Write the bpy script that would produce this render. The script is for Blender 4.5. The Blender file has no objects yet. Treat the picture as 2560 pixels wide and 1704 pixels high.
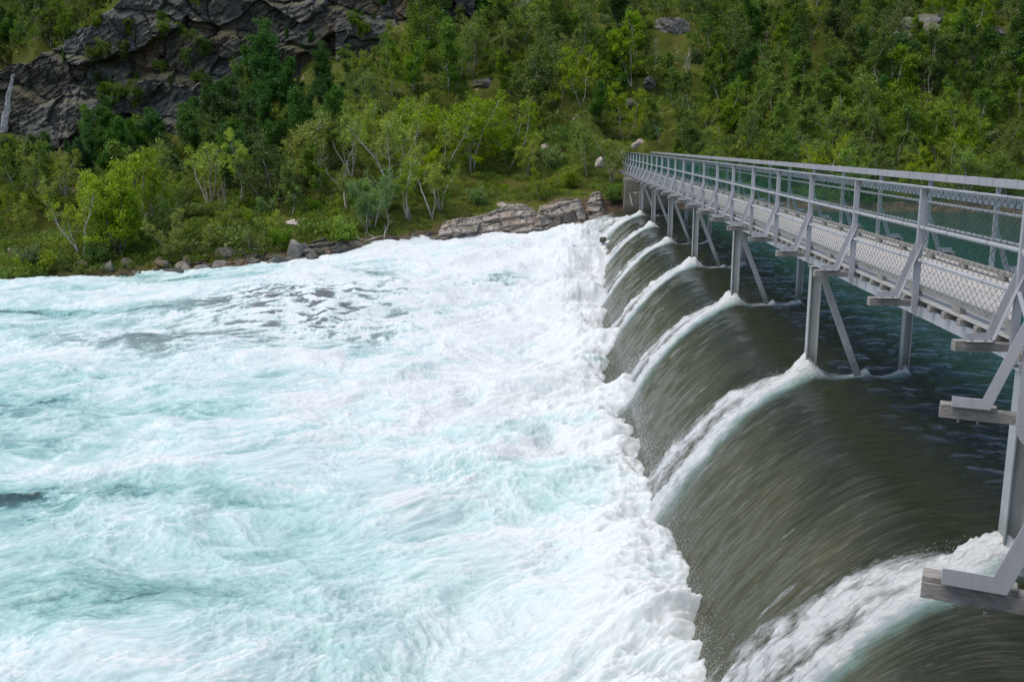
import bpy, bmesh, math, random, time
import numpy as np
from mathutils import Vector, Matrix
T0 = time.time()
S = bpy.context.scene
COL = S.collection
R = math.radians
F32 = np.float32

# ------------------------------------------------------------------ camera
CAM_H, CAM_P, CAM_T, CAM_F = 4.0267, 0.2005, 0.0549, 2410.17
cam = bpy.data.cameras.new("camera")
cam.sensor_width = 36.0
cam.lens = CAM_F / 2560 * 36
cam.clip_start, cam.clip_end = 0.05, 2000
co = bpy.data.objects.new("camera", cam)
co.location = (0, 0, CAM_H)
co.rotation_euler = (math.pi / 2 - CAM_P, 0, CAM_T)
COL.objects.link(co)
S.camera = co

def ray(x, y):                       # direction through a pixel of the 2560x1704 photograph
    u, v = (x - 1280) / CAM_F, -(y - 852) / CAM_F
    d = (u, math.cos(CAM_P) + v * math.sin(CAM_P), -math.sin(CAM_P) + v * math.cos(CAM_P))
    c, s = math.cos(CAM_T), math.sin(CAM_T)
    return np.array([c * d[0] - s * d[1], s * d[0] + c * d[1], d[2]])

def at_z(x, y, z):
    d = ray(x, y)
    return d * ((z - CAM_H) / d[2]) + np.array([0, 0, CAM_H])

def at_y(x, y, Y):
    d = ray(x, y)
    return d * (Y / d[1]) + np.array([0, 0, CAM_H])

def to_px(X, Y, Z):
    c, s = math.cos(CAM_T), math.sin(CAM_T)
    x = c * X + s * Y
    y = -s * X + c * Y
    z = Z - CAM_H
    cy = y * math.cos(CAM_P) - z * math.sin(CAM_P)
    cz = y * math.sin(CAM_P) + z * math.cos(CAM_P)
    cy = np.where(cy > 0.01, cy, 0.01)
    return 1280 + CAM_F * x / cy, 852 - CAM_F * cz / cy

# ------------------------------------------------------------------ noise
_G = np.random.RandomState(11).rand(256) * 2 * np.pi
_GX, _GY = np.cos(_G).astype(F32), np.sin(_G).astype(F32)

def _hash(ix, iy, seed):
    h = ix.astype(np.uint32) * np.uint32(374761393) + iy.astype(np.uint32) * np.uint32(668265263) + np.uint32((seed * 974634777) & 0xffffffff)
    h = (h ^ (h >> np.uint32(13))) * np.uint32(1274126177)
    return h ^ (h >> np.uint32(16))

def perlin(x, y, seed=0):
    x = np.asarray(x, F32); y = np.asarray(y, F32)
    x0 = np.floor(x); y0 = np.floor(y)
    fx, fy = x - x0, y - y0
    ix, iy = x0.astype(np.int32), y0.astype(np.int32)
    u = fx * fx * fx * (fx * (fx * 6 - 15) + 10)
    v = fy * fy * fy * (fy * (fy * 6 - 15) + 10)
    def g(a, b):
        h = (_hash(ix + a, iy + b, seed) & np.uint32(255)).astype(np.int32)
        return _GX[h] * (fx - a) + _GY[h] * (fy - b)
    a = g(0, 0); b = g(1, 0); c = g(0, 1); d = g(1, 1)
    return (a + (b - a) * u + (c - a) * v + (a - b - c + d) * u * v) * F32(1.5)

def fbm(x, y, octv=4, seed=0, gain=0.5, lac=2.03):
    s = 0; a = 1.0; t = 0
    for i in range(octv):
        s = s + a * perlin(x, y, seed + i * 17)
        t += a; a *= gain
        x = x * lac + 3.1; y = y * lac - 1.7
    return s / t

def ridged(x, y, octv=4, seed=0, gain=0.5, lac=2.03):
    s = 0; a = 1.0; t = 0
    for i in range(octv):
        s = s + a * (1 - np.abs(perlin(x, y, seed + i * 17)) * 1.6)
        t += a; a *= gain
        x = x * lac + 3.1; y = y * lac - 1.7
    return s / t

def cells(x, y, seed=0, jit=0.9):
    """Worley noise: distance to nearest point, second distance, random value of the cell."""
    x0 = np.floor(x).astype(np.int32); y0 = np.floor(y).astype(np.int32)
    d1 = np.full(x.shape, 9.0, F32); d2 = d1.copy(); r = np.zeros(x.shape, F32)
    for i in (-1, 0, 1):
        for j in (-1, 0, 1):
            h = _hash(x0 + i, y0 + j, seed)
            px = x0 + i + 0.5 + jit * ((h & np.uint32(1023)).astype(F32) / 1023 - 0.5)
            py = y0 + j + 0.5 + jit * (((h >> np.uint32(10)) & np.uint32(1023)).astype(F32) / 1023 - 0.5)
            d = np.hypot(px - x, py - y).astype(F32)
            rv = ((h >> np.uint32(20)) & np.uint32(1023)).astype(F32) / 1023
            near = d < d1
            d2 = np.where(near, d1, np.minimum(d2, d))
            r = np.where(near, rv, r)
            d1 = np.where(near, d, d1)
    return d1, d2, r

def sst(a, b, x):
    t = np.clip((x - a) / (b - a), 0, 1)
    return t * t * (3 - 2 * t)

def lerp(a, b, t):
    return a + (b - a) * t

# ------------------------------------------------------------------ mesh helpers
def mesh_from(name, co_, faces, mats, smooth=True, attrs=None, uv=None, mat_idx=None):
    me = bpy.data.meshes.new(name)
    co_ = np.asarray(co_, F32); faces = np.asarray(faces, np.int32)
    me.vertices.add(len(co_)); me.vertices.foreach_set("co", co_.ravel())
    k = faces.shape[1]
    me.loops.add(faces.size); me.loops.foreach_set("vertex_index", faces.ravel())
    me.polygons.add(len(faces))
    me.polygons.foreach_set("loop_start", np.arange(0, faces.size, k, dtype=np.int32))
    me.polygons.foreach_set("loop_total", np.full(len(faces), k, np.int32))
    for m in (mats if isinstance(mats, (list, tuple)) else [mats]):
        me.materials.append(m)
    if mat_idx is not None:
        me.polygons.foreach_set("material_index", np.asarray(mat_idx, np.int32))
    me.polygons.foreach_set("use_smooth", np.full(len(faces), bool(smooth)))
    for k_, v in (attrs or {}).items():
        a = me.attributes.new(k_, 'FLOAT', 'POINT'); a.data.foreach_set("value", np.asarray(v, F32).ravel())
    if uv is not None:
        l = me.uv_layers.new(name="flow")
        l.data.foreach_set("uv", np.asarray(uv, F32)[faces.ravel()].ravel())
    me.update(calc_edges=True)
    return me

def obj(name, me, parent=None, loc=None, **props):
    o = bpy.data.objects.new(name, me)
    COL.objects.link(o)
    if parent is not None: o.parent = parent
    if loc is not None: o.location = loc
    for k, v in props.items(): o[k] = v
    return o

def thing(name, label, category, loc=(0, 0, 0), group=None, rotz=0.0):
    o = bpy.data.objects.new(name, None)
    o.empty_display_size = 0.3
    COL.objects.link(o)
    o.location = loc; o.rotation_euler = (0, 0, rotz)
    o["label"] = label; o["category"] = category
    if group: o["group"] = group
    return o

def grid_faces(nr, nc):
    i = np.arange(nr * nc, dtype=np.int32).reshape(nr, nc)
    return np.stack([i[:-1, :-1], i[:-1, 1:], i[1:, 1:], i[1:, :-1]], -1).reshape(-1, 4)

class MB:
    """Collects simple solids; build() makes one mesh object of them."""
    def __init__(s): s.v = []; s.f = []; s.m = []
    def add(s, v, f, m=0):
        b = len(s.v); s.v += [tuple(p) for p in v]
        for q in f: s.f.append([b + i for i in q]); s.m.append(m)
    def box(s, c, half, M=None, m=0, bev=0.0):
        x, y, z = half
        v = [Vector((sx * x, sy * y, sz * z)) for sx in (-1, 1) for sy in (-1, 1) for sz in (-1, 1)]
        if M is not None: v = [M @ p for p in v]
        c = Vector(c)
        s.add([p + c for p in v], [(0, 1, 3, 2), (4, 6, 7, 5), (0, 4, 5, 1), (2, 3, 7, 6), (0, 2, 6, 4), (1, 5, 7, 3)], m)
    def prism(s, outline, a, b, m=0):
        """outline: list of Vector offsets; extruded from point offset a to b."""
        n = len(outline); a, b = Vector(a), Vector(b)
        s.add([p + a for p in outline] + [p + b for p in outline],
              [tuple(range(n))[::-1], tuple(range(n, 2 * n))] + [(i, (i + 1) % n, n + (i + 1) % n, n + i) for i in range(n)], m)
    def tube(s, pts, rad, n=8, m=0, cap=True):
        pts = [Vector(p) for p in pts]
        rads = rad if isinstance(rad, (list, tuple)) else [rad] * len(pts)
        vv = []; ff = []
        for i, p in enumerate(pts):
            t = (pts[min(i + 1, len(pts) - 1)] - pts[max(i - 1, 0)]).normalized()
            up = Vector((0, 0, 1)) if abs(t.z) < 0.9 else Vector((1, 0, 0))
            u = t.cross(up).normalized(); w = u.cross(t)
            for k in range(n):
                a = 2 * math.pi * k / n
                vv.append(p + (u * math.cos(a) + w * math.sin(a)) * rads[i])
        for i in range(len(pts) - 1):
            for k in range(n):
                ff.append((i * n + k, i * n + (k + 1) % n, (i + 1) * n + (k + 1) % n, (i + 1) * n + k))
        if cap:
            ff.append(tuple(range(n))); ff.append(tuple((len(pts) - 1) * n + k for k in range(n))[::-1])
        s.add(vv, ff, m)
    def mesh(s, name, mats, smooth=False, bevel=0.0):
        me = bpy.data.meshes.new(name)
        me.from_pydata([tuple(p) for p in s.v], [], s.f)
        for mm in (mats if isinstance(mats, (list, tuple)) else [mats]): me.materials.append(mm)
        me.polygons.foreach_set("material_index", s.m)
        bm = bmesh.new(); bm.from_mesh(me)
        bmesh.ops.recalc_face_normals(bm, faces=bm.faces)
        if bevel > 0:
            es = [e for e in bm.edges if len(e.link_faces) == 2 and e.calc_face_angle(0) > 0.6]
            bmesh.ops.bevel(bm, geom=es, offset=bevel, segments=1, affect='EDGES')
        bm.to_mesh(me); bm.free()
        if smooth: me.polygons.foreach_set("use_smooth", [True] * len(me.polygons))
        me.update()
        return me
    def build(s, name, mats, parent=None, smooth=False, bevel=0.0, **props):
        return obj(name, s.mesh(name, mats, smooth, bevel), parent, **props)

# ------------------------------------------------------------------ materials
def new_mat(name):
    m = bpy.data.materials.new(name); m.use_nodes = True
    nt = m.node_tree; nt.nodes.clear()
    return m, nt

class NT:
    def __init__(s, nt): s.nt = nt
    def n(s, typ, **kw):
        x = s.nt.nodes.new(typ)
        for k, v in kw.items():
            if k == 'i':
                for a, b in v.items(): x.inputs[a].default_value = b
            else: setattr(x, k, v)
        return x
    def l(s, a, b): s.nt.links.new(a, b)
    def noise(s, vec, scale, detail=4, rough=0.55, dist=0.0):
        x = s.n('ShaderNodeTexNoise', i={'Scale': scale, 'Detail': detail, 'Roughness': rough, 'Distortion': dist})
        if vec is not None: s.l(vec, x.inputs['Vector'])
        return x.outputs['Fac']
    def ramp(s, fac, stops, interp='LINEAR'):
        x = s.n('ShaderNodeValToRGB'); r = x.color_ramp; r.interpolation = interp
        while len(r.elements) < len(stops): r.elements.new(0.5)
        for e, (p, c) in zip(r.elements, stops):
            e.position = p; e.color = (c[0], c[1], c[2], 1) if hasattr(c, '__len__') else (c, c, c, 1)
        s.l(fac, x.inputs['Fac']); return x.outputs['Color']
    def math(s, op, a, b=None, clamp=False):
        x = s.n('ShaderNodeMath', operation=op, use_clamp=clamp)
        for i, v in enumerate((a, b)):
            if v is None: continue
            if isinstance(v, (int, float)): x.inputs[i].default_value = v
            else: s.l(v, x.inputs[i])
        return x.outputs[0]
    def mix(s, fac, a, b, blend='MIX'):
        x = s.n('ShaderNodeMix', data_type='RGBA', blend_type=blend)
        for sock, v in ((x.inputs[0], fac), (x.inputs[6], a), (x.inputs[7], b)):
            if isinstance(v, (int, float)): sock.default_value = v
            elif isinstance(v, tuple): sock.default_value = (*v, 1)
            else: s.l(v, sock)
        return x.outputs[2]
    def mapr(s, v, a, b, c=0.0, d=1.0):
        x = s.n('ShaderNodeMapRange', i={'From Min': a, 'From Max': b, 'To Min': c, 'To Max': d})
        s.l(v, x.inputs['Value']); return x.outputs['Result']
    def mapping(s, vec, scale):
        x = s.n('ShaderNodeMapping', i={'Scale': scale}); s.l(vec, x.inputs['Vector']); return x.outputs['Vector']
    def bump(s, h, strength=0.5, dist=0.02, normal=None):
        x = s.n('ShaderNodeBump', i={'Strength': strength, 'Distance': dist}); s.l(h, x.inputs['Height'])
        if normal is not None: s.l(normal, x.inputs['Normal'])
        return x.outputs['Normal']
    def out(s, bsdf):
        o = s.n('ShaderNodeOutputMaterial'); s.l(bsdf, o.inputs['Surface'])
    def pbsdf(s, **kw):
        return s.n('ShaderNodeBsdfPrincipled', i=kw)
    def pos(s): return s.n('ShaderNodeNewGeometry').outputs['Position']
    def objc(s): return s.n('ShaderNodeTexCoord').outputs['Object']
    def attr(s, name): return s.n('ShaderNodeAttribute', attribute_name=name).outputs['Fac']

def mat_metal():
    m, nt = new_mat("painted steel"); t = NT(nt)
    p = t.pos()
    c = t.ramp(t.noise(p, 1.3, 6, 0.6), [(0.3, (0.33, 0.335, 0.355)), (0.7, (0.42, 0.425, 0.45))])
    dirt = t.noise(t.mapping(p, (9, 9, 1.5)), 2.0, 5, 0.65)
    c = t.mix(t.mapr(dirt, 0.54, 0.78, 0, 0.5), c, (0.20, 0.185, 0.155))
    c = t.mix(t.mapr(t.noise(t.mapping(p, (7, 7, 1.2)), 3.1, 6, 0.7), 0.68, 0.76, 0, 0.4), c, (0.17, 0.115, 0.075))
    b = t.pbsdf(Roughness=0.5, Metallic=0.12)
    t.l(c, b.inputs['Base Color'])
    t.l(t.mapr(dirt, 0.3, 0.8, 0.42, 0.65), b.inputs['Roughness'])
    t.l(t.bump(t.noise(p, 40, 3), 0.12, 0.004), b.inputs['Normal'])
    t.out(b.outputs[0]); return m

def mat_leg():
    m, nt = new_mat("weathered galvanised steel"); t = NT(nt)
    p = t.pos()
    c = t.ramp(t.noise(t.mapping(p, (4, 4, 1)), 2.0, 6, 0.65), [(0.3, (0.30, 0.315, 0.31)), (0.7, (0.42, 0.435, 0.43))])
    z = t.n('ShaderNodeSeparateXYZ'); t.l(p, z.inputs[0])
    wet = t.math('ADD', z.outputs[2], t.math('MULTIPLY', t.noise(p, 6, 3), 0.5))
    c = t.mix(t.mapr(wet, 0.35, 0.8, 0.75, 0.0), c, (0.10, 0.105, 0.085))
    b = t.pbsdf(Roughness=0.5, Metallic=0.1); t.l(c, b.inputs['Base Color'])
    t.l(t.bump(t.noise(p, 30, 3), 0.1, 0.004), b.inputs['Normal'])
    t.out(b.outputs[0]); return m

def mat_wood(name, c0, c1):
    m, nt = new_mat(name); t = NT(nt)
    p = t.pos()
    g = t.noise(t.mapping(p, (3, 26, 26)), 2.0, 6, 0.6, 0.4)
    c = t.ramp(g, [(0.28, c0), (0.72, c1)])
    c = t.mix(t.mapr(t.noise(p, 5, 3), 0.5, 0.75, 0, 0.45), c, tuple(0.6 * x for x in c0))
    b = t.pbsdf(Roughness=0.85); t.l(c, b.inputs['Base Color'])
    t.l(t.bump(g, 0.4, 0.006), b.inputs['Normal']); t.out(b.outputs[0]); return m

def mat_plain(name, col, rough=0.6, spec=0.3):
    m, nt = new_mat(name); t = NT(nt)
    c = t.ramp(t.noise(t.pos(), 6, 5), [(0.3, tuple(0.8 * x for x in col)), (0.7, tuple(1.15 * x for x in col))])
    b = t.pbsdf(Roughness=rough); b.inputs['Specular IOR Level'].default_value = spec
    t.l(c, b.inputs['Base Color']); t.out(b.outputs[0]); return m

def mat_concrete():
    m, nt = new_mat("weathered concrete"); t = NT(nt)
    p = t.pos()
    n1 = t.noise(p, 0.9, 6, 0.65); n2 = t.noise(t.mapping(p, (5, 5, 0.6)), 1.2, 5, 0.6)
    c = t.ramp(n1, [(0.3, (0.11, 0.10, 0.08)), (0.7, (0.22, 0.20, 0.165))])
    c = t.mix(t.mapr(n2, 0.5, 0.75, 0, 0.6), c, (0.075, 0.07, 0.055))
    z = t.n('ShaderNodeSeparateXYZ'); t.l(p, z.inputs[0])
    c = t.mix(t.mapr(z.outputs[2], 0.1, 0.5, 0.7, 0), c, (0.05, 0.05, 0.04))
    w = t.n('ShaderNodeTexWave', wave_type='BANDS', bands_direction='Z', i={'Scale': 0.75, 'Distortion': 0.3})
    t.l(p, w.inputs['Vector'])
    c = t.mix(t.mapr(w.outputs['Fac'], 0.0, 0.05, 0.5, 0.0), c, (0.07, 0.065, 0.05))
    b = t.pbsdf(Roughness=0.9); t.l(c, b.inputs['Base Color'])
    t.l(t.bump(t.noise(p, 9, 6), 0.4, 0.03), b.inputs['Normal']); t.out(b.outputs[0]); return m

def mat_rock(name, c0, c1, stain, moss=0.4, wet_z=None, scale=1.0, lichen=(0.5, 0.47, 0.42), slab=False):
    m, nt = new_mat(name); t = NT(nt)
    p = t.pos()
    n1 = t.noise(p, 0.8 * scale, 8, 0.65, 0.4); n2 = t.noise(p, 3.0 * scale, 8, 0.7)
    c = t.ramp(t.math('ADD', t.math('MULTIPLY', n1, 0.55), t.math('MULTIPLY', n2, 0.45)), [(0.36, c0), (0.62, c1)])
    hv = t.n('ShaderNodeHueSaturation'); t.l(c, hv.inputs['Color']); t.l(t.mapr(t.n('ShaderNodeObjectInfo').outputs['Random'], 0, 1, 0.62, 1.08), hv.inputs['Value']); c = hv.outputs[0] if not slab else c
    c = t.mix(t.mapr(t.noise(t.mapping(p, (1, 1, 0.35)), 0.55 * scale, 6, 0.6), 0.5, 0.68, 0, 0.8), c, stain)
    if slab: c = t.mix(t.mapr(t.attr('slab'), 0.60, 0.64, 0, 0.8), c, t.ramp(n2, [(0.35, (0.05, 0.05, 0.047)), (0.65, (0.14, 0.14, 0.132))]))
    c = t.mix(t.mapr(t.noise(p, 9 * scale, 6, 0.7), 0.58, 0.7, 0, 0.6), c, lichen)
    g = t.n('ShaderNodeNewGeometry'); sx = t.n('ShaderNodeSeparateXYZ'); t.l(g.outputs['Normal'], sx.inputs[0])
    up = t.math('ADD', sx.outputs[2], t.math('MULTIPLY', t.noise(p, 1.6 * scale, 6, 0.7), 0.9))
    mc = t.ramp(t.noise(p, 2.2, 5), [(0.35, (0.045, 0.05, 0.012)), (0.65, (0.09, 0.095, 0.02))])
    if moss > 0: c = t.mix(t.mapr(up, 1.28 - 0.25 * moss, 1.5 - 0.25 * moss, 0, 0.95), c, mc)
    b = t.pbsdf(Roughness=0.85)
    if wet_z is not None:
        z = t.n('ShaderNodeSeparateXYZ'); t.l(p, z.inputs[0])
        wz = t.mapr(t.math('ADD', z.outputs[2], t.math('MULTIPLY', t.noise(p, 1.2, 4), 0.9)), wet_z, wet_z + 0.5, 1, 0)
        c = t.mix(t.math('MULTIPLY', wz, 0.75), c, (0.03, 0.028, 0.024))
        t.l(t.mapr(wz, 0, 1, 0.85, 0.35), b.inputs['Roughness'])
    t.l(c, b.inputs['Base Color'])
    t.l(t.bump(n2, 0.7, 0.06, t.bump(t.noise(p, 14 * scale, 6, 0.7), 0.5, 0.02)), b.inputs['Normal'])
    t.out(b.outputs[0]); return m

def mat_ground():
    m, nt = new_mat("mossy heath ground"); t = NT(nt)
    p = t.pos()
    n1 = t.noise(p, 0.35, 7, 0.65, 0.5); n2 = t.noise(p, 1.7, 7, 0.7)
    c = t.ramp(t.math('ADD', t.math('MULTIPLY', n1, 0.6), t.math('MULTIPLY', n2, 0.4)),
               [(0.36, (0.035, 0.052, 0.008)), (0.5, (0.075, 0.092, 0.013)), (0.6, (0.085, 0.08, 0.016)), (0.72, (0.10, 0.066, 0.03))])
    z = t.n('ShaderNodeSeparateXYZ'); t.l(p, z.inputs[0])
    rk = t.math('MULTIPLY', t.mapr(t.noise(p, 0.8, 8, 0.7), 0.6, 0.66), t.mapr(t.noise(p, 0.12, 3), 0.45, 0.55))
    c = t.mix(t.math('MULTIPLY', rk, 0.85), c, t.ramp(n2, [(0.35, (0.20, 0.165, 0.135)), (0.65, (0.38, 0.33, 0.29))]))
    sh = t.attr("shore")
    c = t.mix(sh, c, t.ramp(n2, [(0.35, (0.035, 0.026, 0.018)), (0.6, (0.13, 0.095, 0.065)), (0.7, (0.2, 0.16, 0.12))]))
    b = t.pbsdf(Roughness=0.9); b.inputs['Specular IOR Level'].default_value = 0.15
    t.l(c, b.inputs['Base Color'])
    t.l(t.bump(n2, 0.8, 0.15, t.bump(t.noise(p, 12, 6, 0.75), 0.8, 0.05)), b.inputs['Normal'])
    t.out(b.outputs[0]); return m

def mat_leaf(name, c0, c1, c2, transl=0.32):
    m, nt = new_mat(name); t = NT(nt)
    oi = t.n('ShaderNodeObjectInfo').outputs['Random']
    a = t.attr("tint")
    c = t.ramp(a, [(0.0, c0), (0.55, c1), (1.0, c2)])
    hs = t.n('ShaderNodeHueSaturation'); t.l(c, hs.inputs['Color'])
    t.l(t.mapr(oi, 0, 1, 0.485, 0.515), hs.inputs['Hue'])
    t.l(t.mapr(t.math('FRACT', t.math('MULTIPLY', oi, 7.31)), 0, 1, 0.72, 1.22), hs.inputs['Value'])
    t.l(t.mapr(t.math('FRACT', t.math('MULTIPLY', oi, 3.7)), 0, 1, 0.85, 1.1), hs.inputs['Saturation'])
    c = hs.outputs[0]
    d = t.pbsdf(Roughness=0.5); d.inputs['Specular IOR Level'].default_value = 0.35
    tr = t.n('ShaderNodeBsdfTranslucent')
    t.l(c, d.inputs['Base Color']); t.l(t.mix(1.0, c, (1.0, 1.0, 0.55), 'MULTIPLY'), tr.inputs['Color'])
    mx = t.n('ShaderNodeMixShader', i={0: transl}); t.l(d.outputs[0], mx.inputs[1]); t.l(tr.outputs[0], mx.inputs[2])
    t.out(mx.outputs[0]); return m

def mat_bark(name, c0, c1):
    m, nt = new_mat(name); t = NT(nt)
    p = t.objc()
    c = t.ramp(t.noise(t.mapping(p, (3, 3, 1.2)), 3, 6, 0.7), [(0.38, c0), (0.6, c1)])
    b = t.pbsdf(Roughness=0.85); t.l(c, b.inputs['Base Color']); t.out(b.outputs[0]); return m

def mat_river():
    m, nt = new_mat("white water"); t = NT(nt)
    p = t.pos(); f = t.attr("foam")
    fl = t.n('ShaderNodeUVMap', uv_map="flow").outputs[0]
    s1 = t.noise(t.mapping(fl, (1.1, 6.0, 1)), 2.6, 6, 0.7, 0.6)
    s2 = t.noise(p, 7, 7, 0.75, 0.5)
    ff = t.math('ADD', f, t.math('ADD', t.math('MULTIPLY', t.math('SUBTRACT', s1, 0.5), 0.17), t.math('MULTIPLY', t.math('SUBTRACT', s2, 0.5), 0.26)))
    c = t.ramp(ff, [(0.0, (0.02, 0.038, 0.038)), (0.14, (0.05, 0.11, 0.108)), (0.30, (0.19, 0.36, 0.34)), (0.52, (0.36, 0.53, 0.51)), (0.78, (0.49, 0.60, 0.60)), (0.98, (0.585, 0.625, 0.627))])
    g = t.attr("bed")
    c = t.mix(t.math('MULTIPLY', g, t.mapr(ff, 0.5, 0.8, 1.0, 0.0)), c, (0.135, 0.135, 0.132))
    b = t.pbsdf(Roughness=0.4); t.l(c, b.inputs['Base Color'])
    b.inputs['Subsurface Radius'].default_value = (0.9, 1.0, 1.0); b.inputs['Subsurface Scale'].default_value = 0.25
    t.l(t.mapr(ff, 0.25, 0.7, 0, 0.75), b.inputs['Subsurface Weight'])
    t.l(t.mapr(ff, 0.2, 0.75, 0.12, 0.75), b.inputs['Roughness'])
    b.inputs['IOR'].default_value = 1.33
    bh = t.math('ADD', s2, t.math('MULTIPLY', s1, 0.7))
    t.l(t.bump(bh, 0.16, 0.03), b.inputs['Normal'])
    t.out(b.outputs[0]); return m

def mat_weir():
    m, nt = new_mat("lake water and overflow"); t = NT(nt)
    p = t.pos(); f = t.attr("foam"); a = t.attr("aer"); d = t.attr("thin"); st = t.attr("streak")
    fl = t.n('ShaderNodeUVMap', uv_map="flow").outputs[0]
    s1 = t.noise(t.mapping(fl, (7.0, 0.9, 1)), 2.4, 5, 0.65, 0.3)     # u along the weir, v along the flow
    s2 = t.noise(t.mapping(fl, (11.0, 2.2, 1)), 2.4, 6, 0.75, 0.8)
    s0 = t.noise(t.mapping(fl, (26.0, 1.4, 1)), 2.0, 4, 0.6, 0.2)
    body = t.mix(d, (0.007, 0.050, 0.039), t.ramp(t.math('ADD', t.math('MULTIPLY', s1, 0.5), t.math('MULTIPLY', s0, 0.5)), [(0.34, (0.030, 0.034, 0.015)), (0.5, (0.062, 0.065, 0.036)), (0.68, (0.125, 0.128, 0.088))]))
    body = t.mix(t.math('MULTIPLY', t.attr('dark'), 0.9), body, t.ramp(s1, [(0.3, (0.008, 0.011, 0.004)), (0.7, (0.022, 0.027, 0.012))]))  # dark reflection of hill and bridge at the crest, painted into the colour
    s3 = t.noise(t.mapping(fl, (6, 1.0, 1)), 3, 4, 0.6)
    aa = t.math('ADD', a, t.math('MULTIPLY', t.math('SUBTRACT', s3, 0.5), t.math('MULTIPLY', a, 1.2)), True)
    c = t.mix(aa, body, (0.26, 0.42, 0.40))
    ff = t.math('ADD', f, t.math('MULTIPLY', t.math('SUBTRACT', s2, 0.5), t.mapr(f, 0, 0.25, 0, 1.5)))
    ff = t.mapr(ff, 0.18, 0.88)
    c = t.mix(ff, c, (0.63, 0.66, 0.665))
    b = t.pbsdf(Roughness=0.08); t.l(c, b.inputs['Base Color'])
    t.l(t.mapr(t.math('MAXIMUM', ff, t.math('MULTIPLY', aa, 0.6)), 0, 1, 0.07, 0.75), b.inputs['Roughness'])
    b.inputs['IOR'].default_value = 1.33
    rip = t.noise(t.mapping(p, (1.6, 3.4, 1)), 2.2, 5, 0.6, 0.3)
    wob = t.math('MULTIPLY', st, t.math('ADD', s1, t.math('MULTIPLY', s0, 0.5)))
    nrm = t.bump(wob, 0.5, 0.055)
    nrm = t.bump(t.math('MULTIPLY', rip, t.math('SUBTRACT', 1.0, st)), 1.0, 0.30, nrm)
    nrm = t.bump(t.math('MULTIPLY', s2, ff), 0.7, 0.07, nrm)
    t.l(nrm, b.inputs['Normal'])
    t.out(b.outputs[0]); return m

M = dict(
    metal=mat_metal(), leg=mat_leg(),
    wood=mat_wood("weathered timber", (0.15, 0.138, 0.12), (0.37, 0.345, 0.32)),
    deck=mat_wood("bleached deck boards", (0.34, 0.32, 0.295), (0.52, 0.50, 0.47)),
    wire=mat_plain("green coated wire", (0.006, 0.085, 0.062), 0.45),
    tie=mat_plain("dark tie wire", (0.02, 0.022, 0.022), 0.5),
    bolt=mat_plain("dark bolt", (0.03, 0.026, 0.024), 0.5),
    concrete=mat_concrete(),
    lime=mat_plain("lime stain", (0.55, 0.52, 0.46), 0.9),
    rock_pale=mat_rock("pale shore rock", (0.24, 0.20, 0.165), (0.58, 0.51, 0.455), (0.28, 0.19, 0.13), 0.15, -1.05),
    rock_grey=mat_rock("grey boulder rock", (0.075, 0.07, 0.06), (0.25, 0.235, 0.21), (0.17, 0.105, 0.06), 0.25, -2.4),
    rock_brown=mat_rock("brown shore rock", (0.07, 0.048, 0.03), (0.24, 0.165, 0.11), (0.22, 0.11, 0.055), 0.2, -2.4),
    rock_dark=mat_rock("dark wet shore rock", (0.03, 0.029, 0.026), (0.135, 0.125, 0.11), (0.09, 0.06, 0.035), 0.3, -2.2),
    rock_hill=mat_rock("hillside rock", (0.07, 0.066, 0.06), (0.25, 0.235, 0.22), (0.05, 0.045, 0.04), 0.7, None, 0.8, (0.36, 0.35, 0.27)),
    cliff=mat_rock("dark cliff rock", (0.010, 0.010, 0.008), (0.088, 0.085, 0.070), (0.12, 0.074, 0.036), 0.5, None, 0.5, (0.17, 0.17, 0.165), True),
    ground=mat_ground(),
    birch=mat_leaf("birch leaves", (0.10, 0.18, 0.012), (0.225, 0.325, 0.024), (0.44, 0.54, 0.075), 0.4),
    birch2=mat_leaf("young birch leaves", (0.135, 0.215, 0.012), (0.30, 0.40, 0.03), (0.54, 0.62, 0.09), 0.4),
    alder=mat_leaf("alder leaves", (0.029, 0.081, 0.010), (0.058, 0.150, 0.017), (0.117, 0.247, 0.033), 0.38),
    willow=mat_leaf("willow leaves", (0.095, 0.18, 0.045), (0.20, 0.315, 0.085), (0.37, 0.49, 0.18), 0.38),
    olive=mat_leaf("hillside leaves", (0.06, 0.125, 0.010), (0.13, 0.225, 0.017), (0.26, 0.36, 0.042), 0.38),  # leaf colour darkened to stand in for shade on the upper slope
    heath=mat_leaf("heath leaves", (0.085, 0.12, 0.011), (0.145, 0.185, 0.018), (0.21, 0.17, 0.035), 0.3),
    bark=mat_bark("birch bark", (0.13, 0.115, 0.10), (0.52, 0.48, 0.43)),
    bark_dark=mat_bark("dark bark", (0.04, 0.033, 0.028), (0.15, 0.13, 0.11)),
    dead=mat_bark("bleached dead wood", (0.22, 0.20, 0.18), (0.52, 0.49, 0.45)),
    river=mat_river(), weir=mat_weir(),
    spray=mat_plain("spray drops", (0.66, 0.70, 0.72), 0.4),
)

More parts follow.
